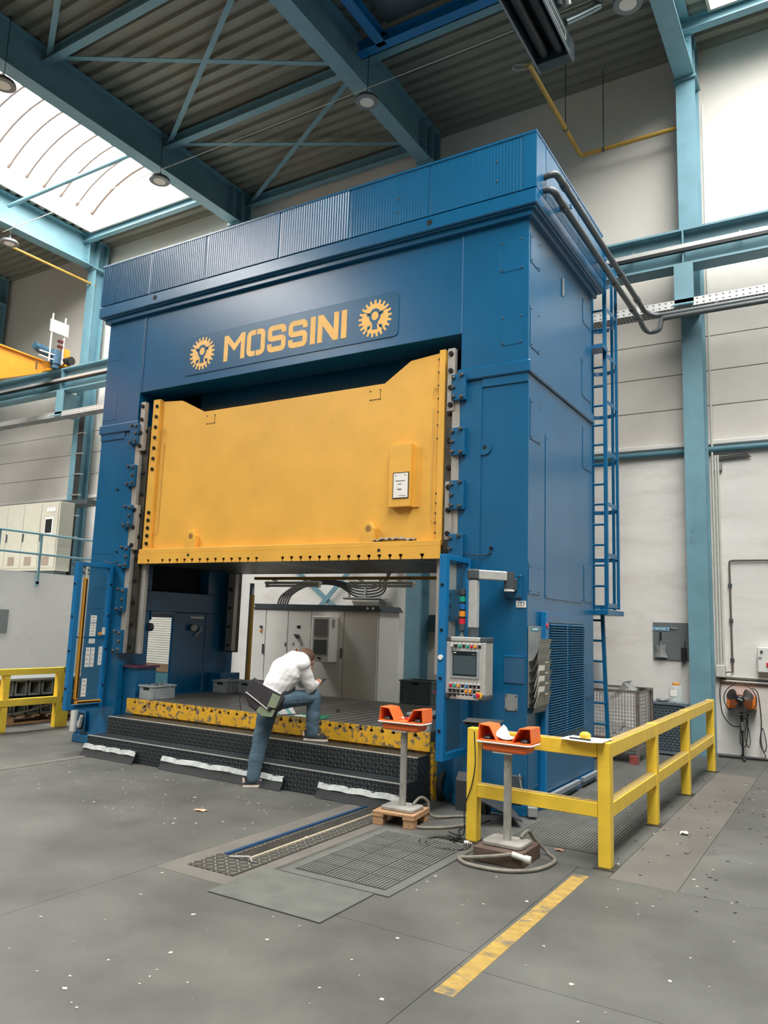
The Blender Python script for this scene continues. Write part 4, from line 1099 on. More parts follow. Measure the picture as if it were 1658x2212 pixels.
# ---- rag on the slide ledge
b = MB(); rows = []
for j in range(5):
    rows.append([(-1.72+0.036*i, 0.03+0.016*j, 2.482+0.022*math.sin(i*1.3+j*0.9)**2+0.012*(j%2)+(0.012 if 2<i<11 else 0)) for i in range(15)])
b.sheet(rows, thick=(0,0,-0.006)); o = b.build('folded_rag', mat('rag_grey',(150,142,130),0.9,var=0.15,scale=30), None, smooth=True)
tag(o,'crumpled grey rag lying on the yellow slide ledge','rag')

# ---- crates
def make_crate(lx, ly, h, m_, name='plastic_crate'):
    t = thing(name, 'x', 'crate', (0,0,0), local=True)
    w = 0.012
    b = MB(); b.box(-lx/2,lx/2,-ly/2,ly/2,0,0.012); b.build('bottom', m_, t)
    for x in (-lx/2,lx/2-w):
        b = MB(); b.box(x,x+w,-ly/2,ly/2,0.012,h); sd = b.build('side', m_, t)
        xo = x-0.006 if x < 0 else x+w
        for k in range(5):
            yy = -ly/2+0.02+(ly-0.05)*k/4; q = MB(); q.box(xo,xo+0.006,yy,yy+0.012,0.01,h-0.02); q.build('rib', m_, sd)
    for y in (-ly/2,ly/2-w):
        b = MB(); b.box(-lx/2+w,lx/2-w,y,y+w,0.012,h); sd = b.build('side', m_, t)
        yo = y-0.006 if y < 0 else y+w
        for xx in (-lx/2+0.015,lx/2-0.03):
            q = MB(); q.box(xx,xx+0.014,yo,yo+0.006,0.01,h-0.02); q.build('rib', m_, sd)
        q = MB(); q.box(-0.05,0.05,yo,yo+0.004,h-0.055,h-0.03); q.build('grip', DARKIN, sd)
    b = MB()
    r = 0.012
    b.box(-lx/2-r,lx/2+r,-ly/2-r,-ly/2,h-0.02,h); b.box(-lx/2-r,lx/2+r,ly/2,ly/2+r,h-0.02,h); b.box(-lx/2-r,-lx/2,-ly/2,ly/2,h-0.02,h); b.box(lx/2,lx/2+r,-ly/2,ly/2,h-0.02,h)
    b.build('rim', m_, t)
    return t
c0 = make_crate(0.24,0.36,0.165,CRATE)
c0.location = (-4.975,0.27,0.62); c0['group'] = 'grey crates on the press table'; c0['label'] = 'scuffed grey plastic crate on the table by the arched passage'
copy_thing(c0,(-5.03,1.62,0.62),0.06,'grey plastic crate at the rear of the table under the rear guide')
c2 = copy_thing(c0,(-4.70,1.78,0.62),-0.05,'grey plastic crate at the table rear, partly hidden by the man')
copy_thing(c0,(-1.10,0.21,0.62),0.0,'grey plastic crate at the near end of the table, behind the orange control box')
b = MB()
for i in range(7): b.cyl((-4.99+0.02*(i%3),0.2+0.03*i,0.70),(-5.02+0.03*(i%2),0.16+0.035*i,0.80 if i%3==0 else 0.775),0.008,n=6)
o = b.build('loose_bolts', BOLTM, None); tag(o,'loose bolts and pins filling the scuffed crate','hardware',kind='stuff')
ct = make_crate(0.46,0.34,0.30,CRATED,'stacking_bin'); ct.location = (-2.43,2.52,0.0); ct['label'] = 'lowest slate plastic bin of the stack behind the table'; ct['group'] = 'slate bins stacked behind the table'
copy_thing(ct,(-2.43,2.52,0.305),0,'middle slate plastic bin of the stack behind the table'); copy_thing(ct,(-2.43,2.52,0.61),0,'topmost slate plastic bin of the stack behind the table')

# ---- papers and binder on the table edge
b = MB(); b.sheet([[(-2.85+0.09*s_/10-0.14*t_-0.03*math.sin(t_*2),-0.02+0.26*s_/10+0.05*t_,0.622+0.155*math.sin(t_*1.35)-0.02*t_*s_/10) for s_ in range(11)] for t_ in (0,0.25,0.5,0.75,1.0)], thick=(0.004,0,0.002))
bk = b.build('open_folder', stripe_mat('folder_print',(232,230,228),(120,186,184),'Y',0.15,0.30,0.6), None, smooth=True); tag(bk,'open white folder with pale green stripe on the table edge','folder')
b = MB(); b.box(-2.97,-2.88,-0.01,0.09,0.6215,0.67); o = b.build('blue_booklet', mat('booklet_blue',(46,100,170),0.6), None); tag(o,'blue booklet beside the open white folder','booklet')
bi = thing('ring_binder','green ring binder lying flat on the table edge by the raised foot','binder',(-2.5,0.12,0.62))
b = MB(); b.add([(-2.62,-0.01,0.621),(-2.25,0.04,0.621),(-2.36,0.34,0.621),(-2.70,0.26,0.621),(-2.62,-0.01,0.628),(-2.25,0.04,0.628),(-2.36,0.34,0.628),(-2.70,0.26,0.628)],[(3,2,1,0),(4,5,6,7),(0,1,5,4),(1,2,6,5),(2,3,7,6),(3,0,4,7)]); b.build('cover', GREEN, bi)
b = MB(); b.add([(-2.60,0.0,0.6285),(-2.45,0.02,0.6285),(-2.47,0.08,0.6285),(-2.61,0.06,0.6285),(-2.60,0.0,0.64),(-2.45,0.02,0.64),(-2.47,0.08,0.64),(-2.61,0.06,0.64)],[(3,2,1,0),(4,5,6,7),(0,1,5,4),(1,2,6,5),(2,3,7,6),(3,0,4,7)]); b.build('pages', PAPER, bi)
b = MB(); b.cyl((-2.58,0.10,0.6285),(-2.58,0.10,0.637),0.02,n=12); b.build('ring', LGREY, bi)
b = MB(); b.lathe([(0.02,0),(0.02,0.03),(0.014,0.035)],(-2.55,0.75,0.62),10); o = b.build('steel_nut', BOLTM, None); tag(o,'small steel nut left on the press table','nut')

# ---- two-hand control stands
def make_stand():
    t = thing('control_stand','x','control stand',(0,0,0),local=True)
    b = MB(); b.prism(rrect(-0.15,0.15,-0.12,0.12,0.035),'z',0,0.03); b.build('foot_plate', mat('cast_foot',(150,148,142),0.7,var=0.12,scale=10), t, bevel=0.006)
    b = MB(); b.cyl((0,0,0.03),(0,0,0.632),0.029,n=20); b.build('pole', mat('scuffed_pole',(168,168,164),0.5,0.35,var=0.16,scale=7,stretch=(3,3,1),wear=(90,92,90),wear_amt=0.3,wear_scale=9), t, smooth=True)
    b = MB(); b.box(-0.09,0.06,-0.075,0.075,0.632,0.642); b.build('pole_flange', LGREY, t)
    b = MB(); b.prism([(-0.165,0.642),(0.165,0.642),(0.18,0.70),(-0.18,0.70)],'y',-0.085,0.085); hs = b.build('housing', ORANGE, t, bevel=0.012)
    b = MB(); b.prism(rrect(-0.218,0.218,-0.115,0.115,0.045),'z',0.70,0.713); b.build('rim', mat('rim_grey',(216,212,204),0.45), t, bevel=0.005)
    b = MB(); b.prism(rrect(-0.21,0.21,-0.108,0.112,0.04),'z',0.713,0.72); b.build('top_plate', ORANGE, t)
    for s in (-1,1):
        th = 0.008
        outer = [(-0.212,0.72),(-0.203,0.828),(-0.115,0.822),(-0.055,0.72)]; inner = [(-0.066,0.72),(-0.121,0.813),(-0.195,0.819),(-0.203,0.72)]
        b = MB(); b.prism([(s*x*-1 if s>0 else x,z) for x,z in outer+inner],'y',-0.075,0.105); hd = b.build('hood', ORANGE, t, bevel=0.003)
        b = MB(); pp = [(-0.205,0.72),(-0.198,0.822),(-0.12,0.816),(-0.062,0.72)]; b.prism([(-x if s>0 else x,z) for x,z in pp],'y',0.095,0.105); b.build('hood_back', ORANGE, hd)
        b = MB(); b.lathe([(0.036,0),(0.038,0.008),(0.03,0.022),(0.012,0.028)],(s*0.145,-0.03,0.72),20); b.build('palm_button', BLACK, t, smooth=True)
    return t
st = make_stand(); st.location = (-0.755,-0.86,0.108); st['label'] = 'orange two-hand control stand on the small pallet by the steps'; st['group'] = 'two-hand control stands'; st.rotation_euler = (0,0,0.02)
s2 = copy_thing(st,(0.345,-1.265,0.101),-0.02,'orange two-hand control stand with paper in it, on the timber block by the yellow railing','two-hand control stands')
b = MB(); rows = []
for j in range(7):
    a = -1.0+2.0*j/6
    rows.append([(0.345+0.11*math.sin(a)*0.95, -1.31+0.17*k/4, 0.83+0.055*(1-math.cos(a))*1.3+(0.05 if j<2 else 0)*k/4) for k in range(5)])
b.sheet(rows, thick=(0,0,0.002)); o = b.build('paper_sheet', PAPER, None, smooth=True); tag(o,'curled white paper sheet lying in the orange control box','paper')
for k, m_ in enumerate((WHT, RED, ORA, BLU)):
    b = MB(); x = -0.83+0.045*k; b.cyl((x,-0.80,0.838),(x+0.03,-0.79,0.838),0.009,n=8); o = b.build('marker_cap', m_, None)
    tag(o, ['white','red','amber','blue'][k]+' marker cap lying in the orange control box by the steps','cap','small caps in the control box')
# pallet and block under them
pl_ = thing('small_pallet','small raw wood pallet carrying the control stand beside the steps','pallet',(-0.765,-0.86,0)); R_ = Matrix.Rotation(0.55,3,'Z')
pl_.rotation_euler = (0,0,0.0)
def wood(x,y,z,dx,dy,dz,name,par,c=(-0.765,-0.86),ang=0.12,m_=WOOD):
    R = Matrix.Rotation(ang,3,'Z'); v = R@Vector((x,y,0)); q = MB(); q.obox((c[0]+v.x,c[1]+v.y,z),(dx,dy,dz),R); return q.build(name,m_,par,bevel=0.003)
for y in (-0.12,0.0,0.12): wood(0,y,0.097,0.37,0.115,0.022,'board',pl_)
for x in (-0.135,0.135):
    wood(x,0,0.074,0.10,0.36,0.022,'stringer',pl_)
    for y in (-0.13,0.13): wood(x,y,0.0315,0.09,0.09,0.063,'foot',pl_)
tb = MB(); tb.box(0.165,0.525,-1.455,-1.075,0.0,0.1); o = tb.build('timber_block', WOODD, None, bevel=0.005); tag(o,'dark timber block under the control stand by the yellow railing','timber block')
# stand leads
def cable(name, pts, r, m_, label, cat='cable', k=6, group=None):
    b = MB(); b.tube(smooth_path(pts,k),r,8); o = b.build(name,m_,None,smooth=True); tag(o,label,cat,group); return o
cable('control_cable', [(-0.69,-0.80,0.14),(-0.66,-0.72,0.19),(-0.62,-0.66,0.15),(-0.60,-0.62,0.03),(-0.42,-0.38,0.012),(-0.30,-0.42,0.012),(-0.27,-0.6,0.012),(-0.36,-0.8,0.012),(-0.5,-0.93,0.012),(-0.56,-0.95,0.012)], 0.012, HOSE, 'grey control cable looping from the stand on the small pallet')
cable('control_cable', [(0.42,-1.19,0.14),(0.45,-1.13,0.18),(0.47,-1.06,0.12),(0.56,-1.0,0.014),(0.66,-1.16,0.014),(0.62,-1.42,0.014),(0.45,-1.58,0.014),(0.2,-1.6,0.014),(0.08,-1.5,0.014),(0.17,-1.49,0.03),(0.35,-1.49,0.07),(0.47,-1.48,0.10)], 0.014, HOSE, 'grey control cable coiled around the dark timber block')
b = MB(); b.cyl((0.47,-1.48,0.10),(0.56,-1.475,0.085),0.02,n=12); b.cyl((0.56,-1.475,0.085),(0.60,-1.47,0.08),0.026,n=12); o = b.build('cable_plug', LGREY, None, smooth=True); tag(o,'pale cable plug resting against the dark timber block','plug')
pts = []
for i in range(30):
    a = i*0.5; r = 0.16+0.025*math.sin(i*0.7); pts.append((-0.17+r*math.cos(a)*1.1,-1.22+r*math.sin(a),0.008+0.004*(i%3)))
cable('power_cable', [(-0.16,-0.4,0.02),(-0.2,-0.62,0.015),(-0.26,-0.8,0.01)]+pts+[(-0.02,-1.26,0.01)], 0.006, CABLE, 'thin black cable coiled on the floor beside the ribbed mat', k=3)
cable('power_cable', [(-0.02,-1.06,0.83),(0.0,-1.075,0.6),(-0.035,-1.06,0.42),(-0.10,-1.04,0.25),(-0.12,-1.0,0.05),(-0.2,-0.95,0.01),(-0.3,-0.9,0.01)], 0.0045, CABLE, 'thin black cable hanging down the yellow railing post')
for x,y,m_,lab in ((-0.14,-1.06,BLACK,'black plug lying by the coiled black cable'),(-0.03,-1.14,WHT,'white plug lying at the yellow railing post foot'),(-0.16,-1.12,BLACK,'black socket lying inside the cable coil')):
    b = MB(); b.obox((x,y,0.018),(0.04,0.03,0.03),Matrix.Rotation(x*9,3,'Z')); b.cyl((x,y,0.018),(x+0.03,y+0.03,0.012),0.008,n=8); o = b.build('plug', m_, None, bevel=0.004); tag(o,lab,'plug')

# ---- mats
mt = thing('ribbed_mat','large ribbed grey rubber mat on the floor beside the track','mat',(-0.35,-1.85,0))
b = MB(); b.box(-0.77,0.07,-2.455,-1.13,0.0005,0.008); b.build('base', MATG, mt, bevel=0.003)
for i in range(3):
    for j in range(6):
        b = MB(); x0 = -0.70+0.236*i; y0 = -2.38+0.198*j
        for k in range(9): b.box(x0+0.004+k*0.0255,x0+0.02+k*0.0255,y0,y0+0.19,0.008,0.016)
        o = b.build('ribbed_tile', MATG, mt); o['kind'] = 'stuff'
b = MB(); b.box(-0.86,-0.025,-3.03,-2.47,0.0005,0.009); o = b.build('plain_mat', MATG, None, bevel=0.003); tag(o,'plain grey rubber mat lying nearest on the floor','mat')
tm = thing('tread_mat','dark ribbed mat on the floor behind the yellow railing','mat',(0.6,0.4,0))
b = MB(); b.box(0.14,0.93,-0.75,1.5,0.0005,0.006); b.build('base', MATG, tm)
b = MB()
for k in range(30): b.box(0.155+0.0258*k,0.165+0.0258*k,-0.73,1.48,0.006,0.011)
o = b.build('rib', MATG, tm); o['kind'] = 'stuff'
# plates dumped at the foot of the press
b = MB(); b.obox((-0.15,-0.29,0.13),(0.40,0.44,0.012),(Matrix.Rotation(0.55,3,'Z')@Matrix.Rotation(0.42,3,'Y'))); o = b.build('steel_plate', mat('dark_plate',(70,72,74),0.45,0.3), None, bevel=0.002); tag(o,'dark steel plate leaning against the press foot behind the railing post','plate')
b = MB(); b.prism([(-0.03,0.0),(0.0,0.0),(0.02,0.33),(-0.03,0.26)],'x',-0.62,-0.50); o = b.build('angle_plate', mat('angle_dark',(50,54,56),0.5), None); o.location = (0.02,-0.14,0); tag(o,'dark upright angle plate at the corner of the blue column','plate')
b = MB(); b.box(-0.52,-0.30,-0.16,-0.05,0.0,0.10); o = b.build('black_box', BLACK, None, bevel=0.006); tag(o,'low black box on the floor at the blue column','box')
b = MB(); n = 26
b.tube([(-0.86,0.10-0.09*math.cos(2*PI*i/n),0.135+0.105*math.sin(2*PI*i/n)) for i in range(n)],0.03,10,True); o = b.build('rubber_ring', RUBBER, None, smooth=True); tag(o,'black rubber ring propped between the steps and the blue column','ring')

# ---- yellow railings
def railing(name, label, base): return thing(name,label,'railing',base)
rg = railing('safety_railing','bright yellow steel safety railing with corner post around the press','xx') if False else thing('safety_railing','bright yellow steel safety railing turning a corner beside the press','railing',(0.5,-1.0,0))
posts = [(-0.09,-1.035),(0.942,-1.073),(0.942,0.427),(0.942,1.946),(0.942,3.602)]
for x,y in posts:
    b = MB(); b.box(x,x+0.088,y,y+0.088,0.006,0.85); p_ = b.build('post', RAILY, rg, bevel=0.004)
    b = MB(); b.box(x-0.03,x+0.12,y-0.03,y+0.12,0.001,0.007); b.build('foot_plate', DSTEEL, p_)
DUST = mat('dusty_rail_top',(176,150,84),0.8,var=0.12,scale=9,wear=(150,134,112),wear_amt=0.45,wear_scale=9)
def rail_part(p0,p1):
    for z0,z1 in ((0.742,0.846),(0.335,0.435)):
        b = MB(); b.bar((p0[0],p0[1],(z0+z1)/2),(p1[0],p1[1],(z0+z1)/2),0.08,z1-z0); o = b.build('rail', RAILY, rg, bevel=0.004)
        b = MB(); b.bar((p0[0],p0[1],z1+0.0012),(p1[0],p1[1],z1+0.0012),0.066,0.002); b.build('dust_layer', DUST, o)
rail_part((0.0,-0.993),(0.94,-1.03))
for k in range(1,4): rail_part((0.986,posts[k][1]+0.089),(0.986,posts[k+1][1]-0.001))
lg = thing('safety_railing','yellow steel safety railing on the far side, in front of stacked castings','railing',(-7.4,0.2,0))
for y in (-1.1,-0.24,0.6):
    b = MB(); b.box(-7.47,-7.38,y,y+0.088,0.001,0.78 if y<0 else 0.85); b.build('post', RAILY, lg, bevel=0.004)
for z0,z1 in ((0.765,0.85),(0.345,0.44)):
    b = MB(); b.box(-7.45,-7.365,-1.6,0.599,z0,z1); b.build('rail', RAILY, lg, bevel=0.004)
    b = MB(); b.box(-7.52,-7.37,0.69,0.78,z0,z1); b.build('rail', RAILY, lg, bevel=0.004)
b = MB(); b.box(-7.46,-7.37,0.69,0.80,0.001,0.85); b.build('post', RAILY, lg, bevel=0.004)
# things lying on the railing
lp = thing('closed_laptop','closed black laptop lying on the yellow railing post','laptop',(-0.07,-0.84,0.87))
RL = Matrix.Rotation(0.25,3,'Z')
b = MB(); b.obox((-0.06,-0.80,0.861),(0.27,0.20,0.018),RL); b.build('base', BLACK, lp, bevel=0.005)
b = MB(); b.obox((-0.06,-0.80,0.881),(0.30,0.235,0.012),RL); b.build('lid', mat('lid_dark',(66,68,68),0.4), lp, bevel=0.005)
b = MB(); b.sheet([[(0.68,-1.10,0.850),(0.80,-1.13,0.850),(0.92,-1.15,0.851),(1.0,-1.16,0.858)],[(0.68,-0.98,0.850),(0.80,-1.0,0.850),(0.92,-1.0,0.851),(1.0,-1.0,0.856)],[(0.70,-0.86,0.850),(0.80,-0.88,0.850),(0.92,-0.88,0.851),(1.0,-0.88,0.856)]], thick=(0,0,0.003)); o = b.build('note_pad', PAPER, None); tag(o,'white note sheets lying on the yellow railing corner','paper')
b = MB(); b.lathe([(0.03,0),(0.04,0.01),(0.04,0.035),(0.02,0.05)],(0.84,-1.02,0.856),16); o = b.build('tape_roll', YLW, None, smooth=True); tag(o,'small yellow tape measure on the white note sheets','tape measure')
b = MB(); b.cyl((0.74,-1.07,0.861),(0.90,-1.085,0.861),0.006,n=8); o = b.build('pen', BLACK, None); tag(o,'dark pen lying on the white note sheets','pen')

# ================================================================== BEHIND THE PRESS
cb = thing('switch_cabinet','long pale grey switch cabinet with four doors behind the press opening','cabinet',(-4.9,3.7,0))
b = MB(); b.box(-6.17,-3.66,3.40,4.0,0,1.82); b.build('body', PALEG, cb, bevel=0.004)
dx = [-6.16,-5.88,-5.41,-4.94,-4.30,-3.67]
for i in range(5):
    b = MB(); b.box(dx[i]+0.008,dx[i+1]-0.008,3.38,3.40,0.06,1.80); d = b.build('door', PALEG, cb, bevel=0.003)
    if i in (0,3):
        b = MB(); b.box(dx[i+1]-0.045,dx[i+1]-0.015,3.36,3.38,1.08,1.24); b.build('handle', DGREY, d, bevel=0.004)
    if i == 1:
        b = MB(); b.box(dx[i+1]-0.04,dx[i+1]-0.02,3.365,3.38,1.22,1.28); b.build('handle', DGREY, d, bevel=0.004)
    if i == 0:
        b = MB(); b.box(-5.99,-5.955,3.35,3.38,1.50,1.54); b.build('key_lock', DGREY, d); b = MB(); b.box(-5.99,-5.96,3.36,3.38,1.43,1.47); b.build('lock_tag', ORA, d)
    if i == 2:
        b = MB(); b.box(-5.22,-5.15,3.375,3.381,1.52,1.565); b.build('display', BLACK, d)
        b = MB(); b.cyl((-5.19,3.38,1.39),(-5.19,3.34,1.39),0.035,n=14); b.obox((-5.19,3.335,1.40),(0.10,0.02,0.025),Matrix.Rotation(0.3,3,'Y')); b.build('main_switch', DGREY, d)
        for x in (-5.28,-5.11):
            b = MB(); b.box(x-0.012,x+0.012,3.372,3.381,1.25,1.29); b.build('lock_plate', MGREY, d)
        b = MB(); b.box(-5.26,-5.15,3.377,3.381,1.10,1.225); w_ = b.build('warning_label', PAPER, d)
        b = MB(); b.prism([(-5.255,1.115),(-5.155,1.115),(-5.205,1.205)],'y',3.375,3.3771); b.build('warning_triangle', ORA, w_)
        b = MB(); b.prism([(-5.21,1.125),(-5.195,1.155),(-5.207,1.155),(-5.20,1.185),(-5.218,1.148),(-5.206,1.148)],'y',3.374,3.3751); b.build('warning_bolt', PRINTD, w_)
b = MB(); b.prism([(-6.19,1.82),(-3.60,1.82),(-3.66,1.905),(-6.19,1.905)],'y',3.36,4.02); tp = b.build('plinth_top', mat('slate_trim',(58,66,72),0.5), cb)
for x in (-6.14,-3.86,-3.76):
    b = MB(); b.cyl((x,3.357,1.865),(x,3.361,1.865),0.022,n=14); b.build('lifting_hole', PALEG, tp)
ac = thing('cooling_unit','white cabinet cooling unit with two grilles mounted on the switch cabinet','cooling unit',(-4.53,3.3,1.0))
b = MB(); b.box(-4.72,-4.40,3.13,3.378,1.02,1.72); b.build('body', PALEG, ac, bevel=0.006)
gm = stripe_mat('grille_slots',(150,150,146),(96,98,98),'X',0.012,0.5,0.6)
for z0,z1,m_ in ((1.42,1.68,gm),(1.14,1.36,stripe_mat('grille_dark',(120,120,116),(48,50,50),'X',0.012,0.55,0.6))):
    b = MB(); b.box(-4.68,-4.44,3.12,3.131,z0,z1); b.build('grille', m_, ac)
b = MB(); b.box(-4.60,-4.54,3.122,3.131,1.065,1.09); b.build('display', BLACK, ac)
b = MB(); b.box(-4.401,-4.396,3.2,3.27,1.55,1.68); b.build('side_label', MGREY, ac)
# cable tray with looping cables on the wall
wt = thing('wall_cable_tray','galvanised wall tray carrying black cables above the switch cabinet','cable tray',(-5.1,5.1,2.1))
b = MB(); b.box(-5.45,-4.62,5.0,5.26,2.06,2.075); b.box(-5.45,-4.62,5.0,5.01,2.06,2.10); b.build('tray', GALV, wt)
b = MB(); b.box(-4.78,-4.70,5.18,5.26,1.75,2.06); b.build('bracket', GALV, wt)
for x in (-5.35,-5.0): 
    b = MB(); b.box(x,x+0.03,5.02,5.06,2.075,2.36); b.build('clamp', GALV, wt)
cbn = thing('cable_bundle','bundle of black cables looping from the switch cabinet top to the wall tray','cable',(-5.8,3.8,1.9))
for k in range(5):
    z = 2.12+0.05*k
    b = MB(); b.tube(smooth_path([(-5.75-0.05*k,3.75,1.90),(-5.75-0.05*k,3.9,2.1),(-5.65,4.3,2.28+0.03*k),(-5.45,4.8,2.30+0.02*k),(-5.2,5.05,z),(-4.85,5.08,z),(-4.62-0.02*k,5.1,z+0.1),(-4.58+0.02*k,5.12,2.6),(-4.58+0.02*k,5.14,3.4)],5),0.016,8); b.build('cable', CABLE, cbn, smooth=True)
member('wall_brace',(-6.9,5.2,2.75),(-5.4,5.2,1.65),0.02,0.09,TEAL,'teal diagonal wall brace above the switch cabinet'); member('wall_brace',(-5.1,5.18,2.95),(-6.4,5.18,1.6),0.02,0.09,TEAL,'teal diagonal wall brace crossing the other')
for x0,x1,lab in ((-4.93,-3.93,'unlit fluorescent strip lamp at the rear of the opening, above the man'),(-3.42,-2.40,'unlit fluorescent strip lamp at the rear of the opening, next to the column')):
    t = thing('strip_lamp',lab,'lamp',((x0+x1)/2,2.2,2.13),'strip lamps behind the slide')
    b = MB(); b.box(x0,x1,2.16,2.24,2.165,2.205); b.build('housing', LGREY, t, bevel=0.006)
    b = MB(); b.cyl((x0+0.03,2.2,2.14),(x1-0.03,2.2,2.14),0.018,n=10); b.build('tube', PALEG, t, smooth=True)
    for x in (x0+0.015,x1-0.035):
        b = MB(); b.box(x,x+0.02,2.17,2.23,2.115,2.165); b.build('end_cap', LGREY, t)
    for x in (x0+0.2,x1-0.2):
        b = MB(); b.box(x,x+0.02,2.10,2.2,2.205,2.235); b.build('hanger', GALV, t)
rp = thing('rear_light_curtain','ochre light curtain post at the rear edge of the press','light curtain',(-5.52,2.6,0))
b = MB(); b.box(-5.575,-5.535,2.58,2.64,0.0,2.2); b.build('post', DGREY, rp)
b = MB(); b.box(-5.53,-5.485,2.56,2.60,0.45,2.02); b.build('sensor_bar', mat('ochre_bar',(176,136,48),0.5), rp)
b = MB(); b.cyl((-5.507,2.58,2.02),(-5.507,2.58,2.12),0.01,n=8); b.build('plug', LGREY, rp)
b = MB(); b.box(-3.72,-3.52,5.10,5.279,1.53,1.82); o = b.build('socket_box', mat('box_teal',(48,72,80),0.5), None, bevel=0.01); tag(o,'dark socket box on the white wall beside the teal column behind the press','socket box')

# ================================================================== RIGHT-HAND WALL AND CORNER
b = MB(); b.tube([(-3.7,5.22,4.34),(8.0,5.22,4.34)],0.045,10); o = b.build('wall_pipe', mat('pipe_teal',(78,122,136),0.45), None, smooth=True); tag(o,'slim teal pipe running along the wall under the ledge','pipe')
tb_ = thing('tool_board','dark grey steel tool board on the white wall beside the teal column','tool board',(0.24,5.26,1.25))
b = MB(); b.box(-0.02,0.545,5.255,5.279,1.255,1.795); b.build('board', mat('board_grey',(104,112,112),0.5,var=0.06), tb_)
b = MB(); b.box(-0.02,0.21,5.247,5.255,1.675,1.725); sg = b.build('sign', mat('sign_sky',(150,196,222),0.5), tb_)
b = MB(); b.box(-0.005,0.19,5.245,5.247,1.685,1.715); b.build('sign_band', mat('sign_band',(56,130,172),0.5), sg)
b = MB()
for x0,x1 in ((0.015,0.085),(0.10,0.165)): b.box(x0,x1,5.2435,5.245,1.694,1.706)
o = b.build('sign_print', PAPER, sg); o['kind'] = 'stuff'
b = MB(); b.cyl((0.24,5.255,1.72),(0.24,5.22,1.72),0.008,n=6); b.tube([(0.24,5.24,1.72),(0.29,5.235,1.71),(0.33,5.24,1.715)],0.006,6); b.build('hook', GALV, tb_)
for x in (0.095,0.43): 
    b = MB(); b.cyl((x,5.255,1.66 if x<0.2 else 1.53),(x,5.2,1.66 if x<0.2 else 1.53),0.006,n=6); b.build('hook', GALV, tb_)
dp = thing('dustpan','silver metal dustpan with black handle hanging on the tool board','dustpan',(0.095,5.2,1.27))
b = MB(); b.cyl((0.097,5.21,1.655),(0.10,5.205,1.53),0.016,0.013,n=10); b.build('handle', BLACK, dp, smooth=True)
b = MB(); b.cyl((0.10,5.205,1.53),(0.10,5.205,1.44),0.008,n=8); b.build('shaft', GALV, dp)
b = MB(); rows = []
for z,hw in ((1.285,0.095),(1.33,0.075),(1.38,0.06),(1.43,0.07),(1.47,0.09)):
    rows.append([(0.095+hw*t_,5.23-0.03*(1-abs(t_)),z) for t_ in (-1,-0.6,0,0.6,1)])
b.sheet(rows, thick=(0,0.004,0)); b.build('pan', GALV, dp, smooth=True)
hb = thing('hand_brush','black hand brush hanging at the lower corner of the tool board','brush',(0.42,5.2,1.22))
b = MB(); b.cyl((0.43,5.215,1.545),(0.435,5.21,1.43),0.011,n=8); b.build('handle', DGREY, hb, smooth=True)
b = MB(); b.prism([(0.385,1.44),(0.455,1.43),(0.46,1.27),(0.43,1.255),(0.41,1.215),(0.39,1.28)],'y',5.17,5.23); b.build('bristles', BLACK, hb)
sw = thing('switch_box','pale grey wall switch box with red knob at the picture edge','switch box',(1.5,5.25,1.15))
b = MB(); b.box(1.385,1.66,5.14,5.279,1.15,1.49); b.build('case', PALEG, sw, bevel=0.01)
b = MB(); b.cyl((1.44,5.14,1.43),(1.44,5.125,1.43),0.018,n=12); b.build('lock', DGREY, sw)
b = MB(); b.box(1.40,1.44,5.135,5.14,1.33,1.36); b.build('label', MGREY, sw); b = MB(); b.box(1.495,1.55,5.12,5.14,1.235,1.285); b.build('knob', RED, sw)
b = MB(); b.tube([(1.055,5.25,1.13),(1.055,5.25,2.66),(1.06,5.25,2.69),(1.09,5.25,2.70),(3.0,5.25,2.70)],0.014,8); o = b.build('wall_conduit', mat('conduit_brown',(104,96,90),0.5), None, smooth=True); tag(o,'thin brown conduit rising and turning along the wall over the fan','conduit')
for z in (2.35,1.85,1.3):
    b = MB(); b.box(1.03,1.08,5.23,5.279,z-0.02,z+0.02); q = b.build('conduit_clip', DGREY, o)
for k,(z,m_) in enumerate(((1.055,LGREY),(1.02,CABLE),(0.995,LGREY),(0.965,CABLE))):
    b = MB(); b.tube([(0.88,5.255,z+0.01),(4.0,5.255,z-0.02)],0.014 if k%2==0 else 0.009,8); o = b.build('wall_conduit', m_, None, smooth=True)
    tag(o,['pale conduit, uppermost of the four running above the fan','black cable below the uppermost pale conduit over the fan','pale conduit, third of the four running above the fan','lowest black cable of the four running above the fan'][k],'conduit','conduits above the fan')
for k,x in enumerate((0.875,0.915,0.95)):
    pts = [(x,5.212,9.9 if k==0 else 4.25),(x,5.212,1.25),(x+0.01,5.205,1.08)]
    b = MB(); b.tube(pts,0.015,8); o = b.build('riser_conduit', LGREY, None, smooth=True)
    tag(o,['pale riser conduit nearest the teal column, reaching to the roof','middle pale riser conduit beside the teal column','pale riser conduit farthest from the teal column'][k],'conduit','riser conduits beside the column')
b = MB(); b.box(0.84,0.97,5.17,5.279,1.05,1.22); o = b.build('junction_box', LGREY, None, bevel=0.01); tag(o,'small pale junction box at the foot of the riser conduits','junction box')
b = MB(); b.box(0.87,1.0,5.21,5.279,4.02,4.14); o = b.build('junction_box', MGREY, None, bevel=0.01); tag(o,'small grey junction box on the risers under the wall ledge','junction box')
for k in range(3):
    b = MB(); b.tube([(0.9,5.24,4.22-0.02*k),(1.35+0.02*k,5.24,4.24-0.02*k)],0.008,6); o = b.build('cable_stub', CABLE, None); tag(o,['upper','middle','lower'][k]+' short black cable stub beside the risers under the ledge','cable','cable stubs under the ledge')
